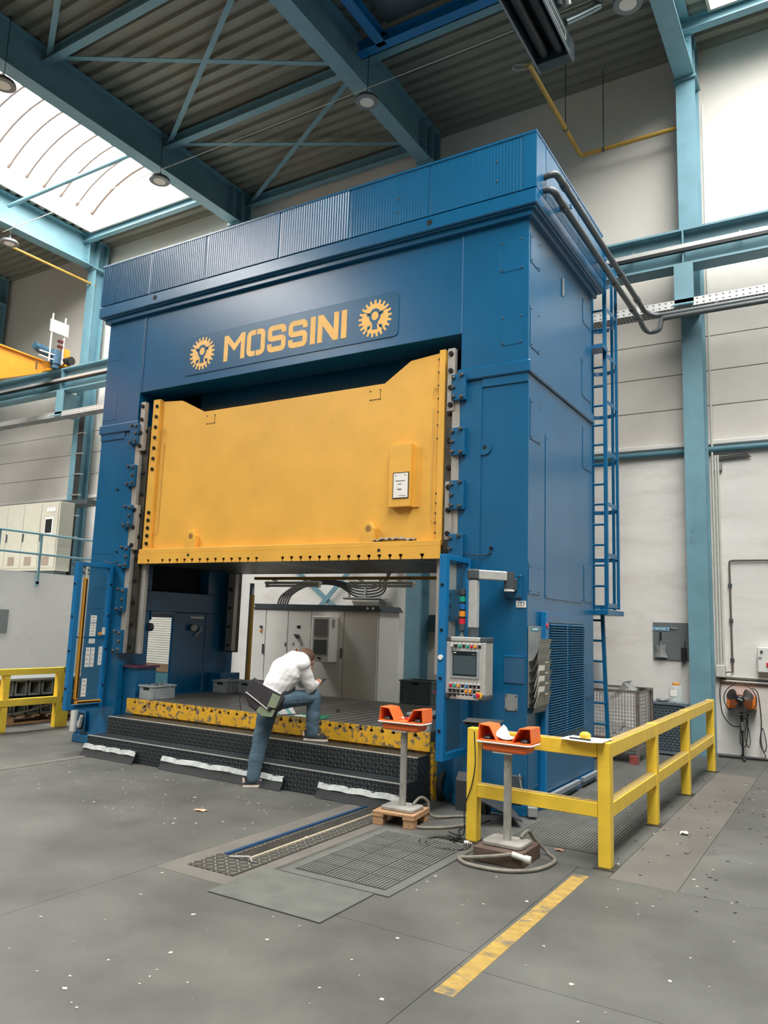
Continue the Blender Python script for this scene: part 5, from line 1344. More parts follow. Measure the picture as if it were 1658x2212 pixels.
cable('hanging_cable',[(1.05,5.22,1.13),(0.98,5.2,1.12),(0.93,5.2,1.05),(0.9,5.2,0.98),(0.90,5.1,0.8),(0.94,5.05,0.55),(1.06,5.0,0.42),(1.17,4.95,0.43)],0.007,CABLE,'black cable sagging from the junction box to the fan pole')
cable('hanging_cable',[(1.22,5.2,0.64),(1.23,5.2,0.4),(1.20,5.15,0.15),(1.14,5.1,0.2),(1.16,5.15,0.45),(1.21,5.2,0.5),(1.26,5.15,0.25),(1.24,5.1,0.14),(1.20,5.1,0.3),(1.25,5.2,0.62)],0.006,CABLE,'black cable hanging in loops under the orange heater')
cable('hanging_cable',[(1.30,5.2,0.93),(1.37,5.2,0.85),(1.40,5.2,0.5),(1.39,5.15,0.25),(1.43,5.1,0.1),(1.46,5.12,0.2),(1.41,5.2,0.4),(1.38,5.15,0.2),(1.45,5.05,0.05),(1.40,5.0,0.03),(1.28,4.98,0.03)],0.007,CABLE,'black cable hanging in a long loop beside the fan')
oh = thing('fan_heater','orange wall mounted fan heater behind the stand fan','heater',(1.16,5.2,0.63))
b = MB(); b.box(0.985,1.345,5.10,5.279,0.645,0.825); b.build('case', mat('heater_orange',(236,130,40),0.45), oh, bevel=0.008)
b = MB(); b.box(0.99,1.34,5.11,5.279,0.62,0.644); b.build('bracket', DGREY, oh)
b = MB(); b.box(1.02,1.31,5.094,5.10,0.67,0.80); b.build('outlet', mat('outlet_brown',(150,80,36),0.5), oh)
# stand fan
fn = thing('stand_fan','black stand fan with round grille on crossed feet by the wall','fan',(1.19,4.93,0))
FC = Vector((1.185,4.85,0.79)); FA = Vector((0.10,-1,0.05)).normalized()
fa = FA.cross(Vector((0,0,1))).normalized(); fb_ = fa.cross(FA).normalized()
def ring(c, r, n=40): return [c+fa*r*math.cos(2*PI*i/n)+fb_*r*math.sin(2*PI*i/n) for i in range(n)]
b = MB(); b.cyl((1.19,4.93,0.03),(1.19,4.93,0.34),0.014,n=10); b.cyl((1.19,4.93,0.34),(1.19,4.93,0.38),0.019,n=10); b.build('lower_pole', BLACK, fn, smooth=True)
b = MB(); b.cyl((1.19,4.93,0.38),(1.19,4.93,0.50),0.010,n=10); b.build('upper_pole', GALV, fn, smooth=True)
b = MB(); b.cyl((1.19,4.93,0.49),(1.19,4.93,0.62),0.018,0.026,n=12); b.cyl((1.19,4.93,0.62),(1.19,4.94,0.74),0.026,0.02,n=12); b.build('switch_body', BLACK, fn, smooth=True)
b = MB(); b.lathe([(0.045,-0.02),(0.06,0.03),(0.05,0.11),(0.02,0.14)],FC-FA*0.01,18,-FA); b.build('motor', BLACK, fn, smooth=True)
b = MB(); b.lathe([(0.055,0.0),(0.052,0.025),(0.02,0.04)],FC+FA*0.03,22,FA); hbm = b.build('hub', BLACK, fn, smooth=True)
b = MB(); b.obox(FC+FA*0.072,(0.06,0.002,0.008),Matrix((fa,FA,fb_)).transposed()@Matrix.Rotation(-0.3,3,'Y')); b.build('hub_mark', WHT, hbm)
for k in range(3):
    a0 = 2*PI*k/3+0.5; rows = []
    for r,hw in ((0.04,0.25),(0.08,0.55),(0.12,0.62),(0.155,0.55),(0.172,0.3)):
        rows.append([FC+FA*(0.015*math.sin(t_*1.4)-0.0)+fa*r*math.cos(a0+t_*hw)+fb_*r*math.sin(a0+t_*hw) for t_ in (-1,-0.5,0,0.5,1)])
    b = MB(); b.sheet([[tuple(p) for p in r] for r in rows], thick=tuple(FA*0.003)); b.build('blade', mat('blade_smoke',(70,66,64),0.35), fn, smooth=True)
b = MB(); b.tube([tuple(p) for p in ring(FC,0.2)],0.006,8,True); b.build('guard_rim', BLACK, fn, smooth=True)
b = MB()
for sgn in (1,-1):
    for i in range(44):
        a = 2*PI*i/44; d = fa*math.cos(a)+fb_*math.sin(a)
        b.tube([tuple(FC+FA*0.055*sgn+d*0.05),tuple(FC+FA*0.05*sgn+d*0.13),tuple(FC+d*0.2)],0.0011,3)
o = b.build('guard_wire', BLACK, fn); o['kind'] = 'stuff'
for sgn,ang in ((1,0.14),(1,1.75)):
    d = Vector((math.cos(ang),math.sin(ang),0)); n_ = 0.30 if ang < 1 else 0.24
    b = MB(); b.bar(Vector((1.19,4.93,0.02))-d*n_,Vector((1.19,4.93,0.02))+d*n_,0.03,0.028); b.build('foot_bar', BLACK, fn, bevel=0.005)
# air filter frame, jug and dish
fl = thing('mesh_crate','slate grey crate with diamond mesh front standing by the teal column','crate',(0.33,4.62,0))
x0,x1,y0,y1,z0,z1 = 0.08,0.56,4.52,4.80,0.02,0.70
for a in ((x0,x1,y0,y0+0.03,z0,z0+0.03),(x0,x1,y0,y0+0.03,z1-0.03,z1),(x0,x0+0.03,y0,y0+0.03,z0+0.03,z1-0.03),(x1-0.03,x1,y0,y0+0.03,z0+0.03,z1-0.03)):
    b = MB(); b.box(*a); b.build('frame_bar', mat('slate_frame',(96,110,118),0.5), fl)
b = MB(); b.box(x0,x1,y0+0.03,y1,z0,z1); b.build('body', mat('slate_body',(116,126,130),0.6), fl)
b = MB(); n = 15
for i in range(-n,n+1):
    for s in (1,-1):
        c = (x0+x1)/2+i*0.055; seg = []
        zz0, zz1 = z0+0.03, z1-0.03
        xa = c-s*(zz1-zz0)/2*0.75; xb_ = c+s*(zz1-zz0)/2*0.75
        ta, tb2 = 0.0, 1.0
        lo, hi = x0+0.03, x1-0.03
        dxx = xb_-xa
        t0 = (lo-xa)/dxx; t1 = (hi-xa)/dxx
        ta = max(0,min(t0,t1)); tb2 = min(1,max(t0,t1))
        if tb2-ta > 0.02:
            b.bar((xa+dxx*ta,y0+0.012,zz0+(zz1-zz0)*ta),(xa+dxx*tb2,y0+0.012,zz0+(zz1-zz0)*tb2),0.012,0.009,(0,1,0))
o = b.build('mesh', mat('slate_mesh',(84,100,110),0.5), fl); o['kind'] = 'stuff'
jg = thing('water_jug','clear plastic water jug with orange cap on the mesh crate','jug',(0.40,4.66,0.70))
b = MB(); b.lathe([(0.088,0),(0.092,0.02),(0.092,0.17),(0.075,0.215),(0.04,0.23)],(0.40,4.66,0.702),24); b.build('body', CLEARP, jg, smooth=True)
b = MB(); b.lathe([(0.048,0),(0.048,0.03),(0.04,0.035)],(0.40,4.66,0.932),20); b.build('cap', mat('jug_cap',(228,150,70),0.5), jg, smooth=True)
b = MB(); b.box(0.345,0.43,4.562,4.567,0.79,0.87); b.build('label', PAPER, jg)
b = MB(); b.cyl((0.40,4.57,0.735),(0.40,4.53,0.73),0.012,n=10); b.build('tap', WHT, jg)
b = MB(); b.lathe([(0.06,0),(0.09,0.02),(0.085,0.04)],(0.22,4.66,0.701),20); o = b.build('metal_dish', GALV, None, smooth=True); tag(o,'shallow metal dish on the mesh crate beside the jug','dish')
# wire container with offcuts
bc = thing('wire_container','rusty grey wire mesh container holding sheet metal offcuts behind the ladder','container',(-0.3,3.9,0))
X0,X1,Y0,Y1,Z0,Z1 = -0.95,0.15,3.5,4.3,0.16,0.90
CG = mat('container_grey',(120,114,108),0.6,0.3,var=0.12,scale=14,wear=(96,78,66),wear_amt=0.3)
for x in (X0,X1):
    for y in (Y0,Y1):
        b = MB(); b.box(x-0.02,x+0.02,y-0.02,y+0.02,0.0,Z1); b.build('corner_post', CG, bc)
for z in (Z0,Z1-0.03):
    for y in (Y0,Y1): b = MB(); b.box(X0,X1,y-0.015,y+0.015,z,z+0.03); b.build('frame_bar', CG, bc)
    for x in (X0,X1): b = MB(); b.box(x-0.015,x+0.015,Y0,Y1,z,z+0.03); b.build('frame_bar', CG, bc)
b = MB(); b.box(X0,X1,Y0,Y1,Z0-0.01,Z0); b.build('floor_sheet', CG, bc)
b = MB()
for k in range(1,28): x = X0+(X1-X0)*k/28; b.box(x-0.0018,x+0.0018,Y0-0.002,Y0+0.002,Z0,Z1); b.box(x-0.0018,x+0.0018,Y1-0.002,Y1+0.002,Z0,Z1)
for k in range(1,20): y = Y0+(Y1-Y0)*k/20; b.box(X1-0.002,X1+0.002,y-0.0018,y+0.0018,Z0,Z1); b.box(X0-0.002,X0+0.002,y-0.0018,y+0.0018,Z0,Z1)
for k in range(1,16):
    z = Z0+(Z1-Z0)*k/16; b.box(X0,X1,Y0-0.002,Y0+0.002,z-0.0018,z+0.0018); b.box(X0,X1,Y1-0.002,Y1+0.002,z-0.0018,z+0.0018); b.box(X1-0.002,X1+0.002,Y0,Y1,z-0.0018,z+0.0018)
o = b.build('wire_mesh', CG, bc); o['kind'] = 'stuff'
SH = mat('sheet_offcut',(206,210,212),0.3,0.7,var=0.05,scale=5)
def offcut(pts_fn, lab):
    b = MB(); b.sheet([[pts_fn(i/6,j/4) for j in range(5)] for i in range(7)], thick=(0,0.003,0.002)); o = b.build('sheet_offcut', SH, None, smooth=True); tag(o,lab,'sheet metal','offcuts in the wire container')
offcut(lambda u,v:(-0.30+0.27*u,3.56+0.45*v,0.74+0.26*u**1.6), 'curved bright sheet offcut rising out of the wire container')
offcut(lambda u,v:(-0.03+0.20*u,3.56+0.45*v,0.99-0.09*math.sin(u*2.6)-0.04*v), 'grey curled sheet offcut resting on the wire container rim')
offcut(lambda u,v:(-0.6+0.5*u,3.60+0.4*v,0.62-0.30*math.sin(u*2.2)+0.1*v), 'rolled shiny sheet offcut low inside the wire container')
offcut(lambda u,v:(-0.3+0.42*u,3.58+0.3*v,0.22+0.30*u*(1-u)*2+0.05*v), 'bent sheet offcut on the wire container floor')
offcut(lambda u,v:(-0.55+0.15*u,3.9+0.1*v,0.80+0.40*v+0.03*math.sin(4*u)), 'tall pale sheet offcut standing at the container rear')
b = MB(); b.box(0.06,0.16,3.44,3.54,0.001,0.10); o = b.build('red_block', mat('worn_red',(150,74,66),0.7,var=0.2,scale=20), None); tag(o,'worn red block at the foot of the wire container','block')

# ================================================================== LEFT SIDE
BEIGE = mat('cabinet_beige',(182,180,166),0.5,var=0.03)
mc = thing('control_cabinet','beige control cabinet row on the mezzanine behind the handrail','cabinet',(-13.2,3.7,2.44))
b = MB(); b.box(-15.6,-11.79,3.5,3.85,2.52,4.0); b.build('body', BEIGE, mc, bevel=0.006)
b = MB(); b.box(-15.6,-11.85,3.53,3.82,2.431,2.52); b.build('plinth', DGREY, mc)
dd = [-15.5,-14.85,-14.24,-13.62,-13.02,-12.41,-11.82]
for i in range(6):
    b = MB(); b.box(dd[i]+0.01,dd[i+1]-0.01,3.485,3.5,2.58,3.97); d = b.build('door', BEIGE, mc, bevel=0.004)
    b = MB(); b.box(dd[i]+0.17,dd[i]+0.40,3.478,3.486,2.63,2.82); b.build('vent', mat('vent_brown',(140,128,116),0.6), d)
    b = MB(); b.box(dd[i]+0.04,dd[i]+0.07,3.465,3.486,3.15,3.33); b.build('handle', DGREY, d)
    if i == 5:
        b = MB(); b.box(-12.24,-11.96,3.475,3.486,3.28,3.66); br_ = b.build('breaker_frame', PALEG, d); b = MB(); b.box(-12.2,-12.0,3.46,3.476,3.33,3.62); b.build('breaker', BLACK, br_)
        for k in range(3):
            b = MB(); b.box(-12.2+0.1*k,-12.13+0.1*k,3.476,3.486,3.79,3.87); b.build('meter', PAPER, d)
b = MB(); b.box(-16.5,-11.6,4.0,4.4,4.02,4.12); o = b.build('cable_duct', DGREY, None); tag(o,'dark cable duct above the beige control cabinet row','cable duct')
cable('drop_cable',[(-11.75,3.9,2.7),(-11.6,4.1,2.5),(-11.9,4.5,2.55),(-12.6,4.7,2.8)],0.02,CABLE,'black cables trailing from the beige cabinet row')
b = MB(); b.box(-11.549,-11.53,1.9,2.4,1.22,1.67); o = b.build('grey_sign', MGREY, None); tag(o,'blank grey board on the white mezzanine wall','board')
# cable riser on the far column
cr = thing('cable_riser','dark cable bundle clamped down the far teal column','cable riser',(-13.0,4.75,2.5))
for k in range(5):
    b = MB(); b.cyl((-13.16+0.035*k,4.78,2.45),(-13.16+0.035*k,4.78,6.35),0.02,n=8); b.build('cable', CABLE, cr, smooth=True)
for z in (2.9,3.4,3.9,4.4,4.9,5.4,5.9):
    b = MB(); b.box(-13.24,-12.94,4.74,4.83,z,z+0.03); b.build('clamp', GALV, cr)
# cable tray along the runway
ctm = stripe_mat('perforated_tray',(200,202,200),(92,96,96),'X',0.085,0.32,0.45,0.3,'Z',0.062)
t = thing('cable_tray','long perforated steel cable tray below the crane runway','cable tray',(0,4.4,6.25))
b = MB(); b.box(X_L,X_R,4.30,4.304,6.24,6.36); b.build('side', ctm, t); b = MB(); b.box(X_L,X_R,4.56,4.564,6.24,6.36); b.build('side', ctm, t)
b = MB(); b.box(X_L,X_R,4.304,4.56,6.24,6.244); b.build('bottom', stripe_mat('tray_bottom',(150,152,150),(84,88,88),'X',0.05,0.5,0.5,0.3), t)
x = X_L+0.5
while x < X_R: b = MB(); b.box(x,x+0.03,4.31,4.56,6.225,6.24); b.build('rung', GALV, t); x += 0.8
# pallet with castings
pt = thing('pallet','long wooden pallet under the stacked castings','pallet',(-8.3,0.75,0))
for k in range(3):
    b = MB(); b.box(-8.0-0.32*k-0.1,-8.0-0.32*k,-0.6,1.9,0.0,0.02); b.build('skid', WOOD, pt)
    for y in (-0.55,0.25,1.0,1.75): b = MB(); b.box(-8.0-0.32*k-0.1,-8.0-0.32*k,y,y+0.12,0.021,0.10); b.build('block', WOOD, pt)
for k in range(10): b = MB(); b.box(-8.76,-7.98,-0.6+0.25*k,-0.48+0.25*k,0.101,0.12); b.build('board', WOOD, pt)
CAST = mat('casting_grey',(122,128,126),0.6,0.2,var=0.12,scale=9)
def casting(y, z, i):
    lab = ['first','second','third','fourth','fifth','sixth','seventh','eighth','ninth'][i%9]+' grey hollow casting from the near end of the '+('lower' if i < 9 else 'upper')+' pallet layer'
    b = MB(); w = 0.19; hh = 0.23; d = 0.5
    b.box(-8.55,-8.03,y,y+w,z,z+0.03); b.box(-8.55,-8.03,y,y+w,z+hh-0.03,z+hh); b.box(-8.55,-8.03,y,y+0.025,z+0.03,z+hh-0.03); b.box(-8.55,-8.03,y+w-0.025,y+w,z+0.03,z+hh-0.03); b.box(-8.3,-8.27,y+0.025,y+w-0.025,z+0.03,z+hh-0.03)
    o = b.build('casting', CAST, None, bevel=0.006); tag(o,lab,'casting','castings stacked on the pallet'); return o
k = 0
for layer,z in enumerate((0.121,0.40)):
    for j in range(9): casting(-0.3+0.222*j, z, k); k += 1
b = MB(); b.box(-8.6,-8.0,-0.32,1.7,0.352,0.375); o = b.build('layer_board', DGREY, None); tag(o,'dark board between the two layers of castings','board')
b = MB(); b.box(-8.6,-7.98,-0.32,1.75,0.631,0.66); o = b.build('layer_board', MGREY, None); tag(o,'grey board lying on top of the castings','board')
cable('strap',[(-7.98,-0.1,0.14),(-7.96,0.5,0.18),(-7.96,0.9,0.26),(-7.97,1.3,0.36)],0.012,HOSE,'pale hose lying across the castings','hose')

# ================================================================== OVERHEAD
def high_bay(x,y,z,lab):
    t = thing('high_bay_lamp',lab,'lamp',(x,y,z),'round high bay lamps')
    b = MB(); b.lathe([(0.10,0.09),(0.17,0.06),(0.19,0.03),(0.19,0.0)],(x,y,z),28); b.build('housing', mat('lamp_grey',(92,96,98),0.45,0.3), t, smooth=True)
    b = MB(); b.lathe([(0.186,-0.004),(0.186,0.0)],(x,y,z),28); b.build('lens_ring', mat('lamp_ring',(120,122,122),0.5), t)
    b = MB(); b.lathe([(0.11,-0.008),(0.11,-0.004)],(x,y,z),24); b.build('diffuser', LAMPD, t)
    b = MB(); b.tube([(x,y,z+0.09),(x,y,10.945 if abs(x+13.15)>0.3 else 10.2)],0.006,6); b.build('hanger', BLACK, t)
    b = MB(); b.cyl((x,y,z+0.09),(x,y,z+0.17),0.025,n=10); b.build('eyelet', DGREY, t)
high_bay(-3.62,2.43,9.75,'round high bay lamp under the middle teal roof beam'); high_bay(-8.25,2.42,9.75,'round high bay lamp in front of the bright rooflight'); high_bay(-13.15,2.55,9.75,'round high bay lamp hanging over the yellow gas pipe')
high_bay(-8.4,-0.63,9.75,'round high bay lamp at the rooflight edge, cut by the picture'); high_bay(0.40,2.46,9.75,'round high bay lamp beside the radiant heater at the top edge')
b = MB(); b.tube([(-13.3,2.46,10.02),(0.6,2.46,10.02)],0.008,6); o = b.build('lamp_cable', LGREY, None); tag(o,'thin cable strung between the high bay lamps','cable')
b = MB(); b.tube(smooth_path([(-1.0,2.5,9.42),(-1.0,2.62,9.5),(-1.0,2.8,9.5)],4)+[Vector((-1.0,4.9,9.5))]+smooth_path([(-1.0,4.93,9.5),(-0.98,4.99,9.5),(-0.9,5.0,9.5)],3)+[Vector((0.56,5.0,9.5))],0.035,10); gp_ = b.build('gas_pipe', GASY, None, smooth=True); tag(gp_,'yellow gas pipe turning along the wall to the radiant heater','pipe')
for x,y in ((-1.0,4.2),(-0.62,5.0)):
    b = MB(); b.tube([(x,y,9.5),(x,y,10.95)],0.008,6); b.build('hanger_rod', DGREY, gp_)
    b = MB(); b.lathe([(0.042,-0.02),(0.042,0.02)],(x,y,9.5),14,(0,1,0) if x<-0.9 else (1,0,0)); b.build('pipe_clip', DGREY, gp_)
b = MB(); b.tube([(-13.35,1.0,9.8),(-13.35,5.0,9.8)],0.03,8); o = b.build('gas_pipe', GASY, None, smooth=True); tag(o,'yellow gas pipe running under the roof by the far beam','pipe')
he = thing('radiant_heater','long dark radiant tube heater hanging under the roof','heater',(-0.6,1.2,9.3))
HB = mat('heater_dark',(58,70,76),0.45,0.3)
for x in (-0.83,-0.36):
    b = MB(); b.bar((x,-2.2,9.42),(x,2.56,9.42),0.02,0.26); b.build('side_panel', HB, he)
    b = MB(); b.box(x-0.012,x+0.012,-2.2,2.56,9.285,9.30); b.build('edge_trim', MGREY, he)
b = MB(); b.box(-0.83,-0.36,-2.2,2.56,9.53,9.55); b.build('reflector', DARKIN, he)
b = MB(); b.box(-0.85,-0.34,2.40,2.56,9.29,9.55); ep = b.build('end_box', HB, he, bevel=0.004)
for x in (-0.70,-0.49):
    b = MB(); b.cyl((x,-2.2,9.40),(x,2.40,9.40),0.07,n=16); b.build('burner_tube', mat('tube_black',(24,28,30),0.5), he, smooth=True)
b = MB(); zf = 9.43
b.tube([(x,2.563,z) for x,z in rrect(-0.79,-0.47,zf-0.035,zf+0.035,0.03)],0.005,4,True)
for k in range(6): b.box(-0.70+0.03*k,-0.68+0.03*k,2.561,2.566,zf-0.012,zf+0.014)
b.cyl((-0.43,2.56,zf),(-0.43,2.566,zf),0.015,n=10); o = b.build('maker_plate', LGREY, ep); o['kind'] = 'stuff'
b = MB(); b.tube([(-0.346,1.5,9.34),(-0.346,2.2,9.34),(-0.346,2.2,9.46),(-0.346,1.5,9.46)],0.006,4,True); b.build('side_emblem', LGREY, he)
b = MB(); b.tube(smooth_path([(-0.36,2.2,9.6),(-0.2,2.35,9.75),(-0.02,2.5,9.92),(0.0,2.52,10.0),(-0.0,2.3,10.3),(-0.0,2.0,10.93)],5),0.055,12); b.build('flue', mat('flue_steel',(92,104,106),0.3,0.6), he, smooth=True)
b = MB(); b.tube([(-0.34,1.9,9.6),(-0.40,1.75,10.93)],0.05,10); b.build('flue', mat('flue_dark',(52,66,72),0.4), he, smooth=True)
b = MB(); b.cyl((-0.27,2.05,9.7),(-0.27,1.9,9.95),0.05,n=14); b.build('blower', GALV, he, smooth=True)
b = MB(); b.tube(smooth_path([(-0.98,2.55,9.42),(-1.12,2.5,9.40),(-1.16,2.4,9.36),(-1.1,2.3,9.33),(-0.95,2.4,9.36)],5),0.008,6); b.build('flex_hose', GALV, he)
for y in (-1.5,1.5):
    for x in (-0.8,-0.4): b = MB(); b.tube([(x,y,9.55),(x,y,10.945)],0.006,5); b.build('chain', GALV, he)
# bridge crane
bc_ = thing('bridge_crane','orange bridge crane beam with end carriage on the runway','crane',(-13.7,4.4,7.47))
b = MB(); b.prism([(4.50,7.60),(3.9,7.53),(2.8,7.56),(Y_NEAR,7.56),(Y_NEAR,6.74),(2.8,6.74),(3.9,7.22),(4.12,7.50),(4.50,7.50)],'x',-13.82,-13.55); bb_ = b.build('bridge_beam', CRANE, bc_)
b = MB(); b.prism([(3.9,7.53),(2.8,7.56),(Y_NEAR,7.56),(Y_NEAR,7.53),(2.8,7.53),(3.9,7.50)],'x',-13.87,-13.50); b.build('top_flange', CRANE, bb_)
b = MB(); b.box(-14.6,-13.35,4.38,4.52,7.50,7.74); b.build('end_carriage', CRANE, bc_, bevel=0.01)
b = MB(); b.box(-13.62,-13.42,4.34,4.52,7.70,7.95); eb = b.build('buffer_bracket', CRANE, bc_, bevel=0.008)
b = MB(); b.cyl((-13.40,4.44,7.64),(-13.22,4.44,7.64),0.10,n=18); b.build('buffer', BLACK, bc_, smooth=True)
b = MB(); b.cyl((-13.5,3.75,7.78),(-13.5,4.05,7.74),0.11,n=16); b.cyl((-13.5,3.62,7.8),(-13.5,3.75,7.78),0.09,n=16); b.build('drive_motor', MOTOR, bc_, smooth=True)
b = MB(); b.cyl((-13.46,4.17,7.84),(-13.46,4.17,7.50),0.12,n=16); b.cyl((-13.46,4.17,7.50),(-13.46,4.17,7.40),0.09,n=16); b.build('drive_motor', MOTOR, bc_, smooth=True)
for z in (7.42,7.36,7.30): place('bolt', BOLTX, bc_, (-13.55,3.75,z), scale=(2,2,2))
for z in (7.70,7.58):
    b = MB(); b.tube([(-13.40,3.70,z),(-13.40,4.34,z)],0.018,8); b.build('mast_rail', WHT, bc_)
for y in (3.96,4.30):
    b = MB(); b.tube([(-13.40,y,7.52),(-13.40,y,8.69)],0.020,8); b.build('mast_pole', WHT, bc_)
b = MB(); b.box(-13.37,-13.35,3.88,4.37,8.23,8.53); wb_ = b.build('target_board', WHT, bc_); b = MB(); b.box(-13.349,-13.346,3.88,4.37,8.30,8.47); b.build('board_face', PAPER, wb_)
for z in (7.95,8.08):
    b = MB(); b.box(-13.45,-13.37,4.17,4.28,z-0.03,z+0.03); b.build('limit_switch', mat('dark_red',(92,40,40),0.5), bc_)

# ================================================================== FLOOR LITTER
random.seed(11)
b = MB()
def chip(x,y,s):
    a = random.random()*6.28; n = random.randint(3,5); pts = [(x+s*(0.25+0.4*random.random())*math.cos(a+2*PI*i/n),y+s*(0.25+0.4*random.random())*math.sin(a+2*PI*i/n)) for i in range(n)]; b.prism(pts,'z',0.0005,0.004)
for k in range(330):
    r = random.random()
    if r < 0.45: x,y = random.uniform(-5,-1.5), random.uniform(-2.2,-0.62)
    elif r < 0.8: x,y = random.uniform(-1.4,3.2), random.uniform(-4.4,-1.2)
    else: x,y = random.uniform(1.0,1.9), random.uniform(-1.5,3)
    if -0.9 < x < 0.1 and -3.05 < y < -1.1: continue
    if 0.1 < x < 0.6 and -1.5 < y < -1.0: continue
    chip(x,y,random.choice((0.008,0.01,0.014,0.018,0.028)))
o = b.build('floor_debris', mat('pale_chips',(182,177,168),0.8,var=0.1), None); tag(o,'small pale chips and scraps scattered over the floor','debris',kind='stuff')
b = MB()
for k in range(70):
    x,y = random.uniform(0.95,1.9), random.uniform(-1.6,3.2); a = random.random()*6.28; R = Matrix.Rotation(a,3,'Z'); b.obox((x,y,0.002),(0.01+0.02*random.random(),0.008,0.003),R)
o = b.build('floor_debris', mat('dark_chips',(52,48,46),0.8), None); tag(o,'dark crumbs of dirt along the yellow railing','debris',kind='stuff')
b = MB(); b.sheet([[(1.24+0.02*i,0.25+0.02*j,0.004+0.02*abs(math.sin(i*1.9+j*1.3))) for i in range(4)] for j in range(4)], thick=(0,0,0.002)); o = b.build('paper_wad', PAPER, None); tag(o,'crumpled white paper on the floor beside the railing','paper')
b = MB(); b.sheet([[(0.55+0.035*i,-0.85+0.02*j,0.004+0.006*((i+j)%2)) for i in range(3)] for j in range(3)], thick=(0,0,0.002)); o = b.build('cardboard_scrap', mat('cardboard',(176,132,112),0.8), None); tag(o,'brown cardboard scrap on the floor inside the railing','scrap')
b = MB(); b.sheet([[(-2.35+0.05*i,-1.66+0.03*j+0.01*i,0.004+0.006*((i+j)%2)) for i in range(3)] for j in range(3)], thick=(0,0,0.002)); o = b.build('cardboard_scrap', mat('cardboard_light',(206,170,140),0.8), None); tag(o,'tan cardboard scrap lying on the open floor','scrap')

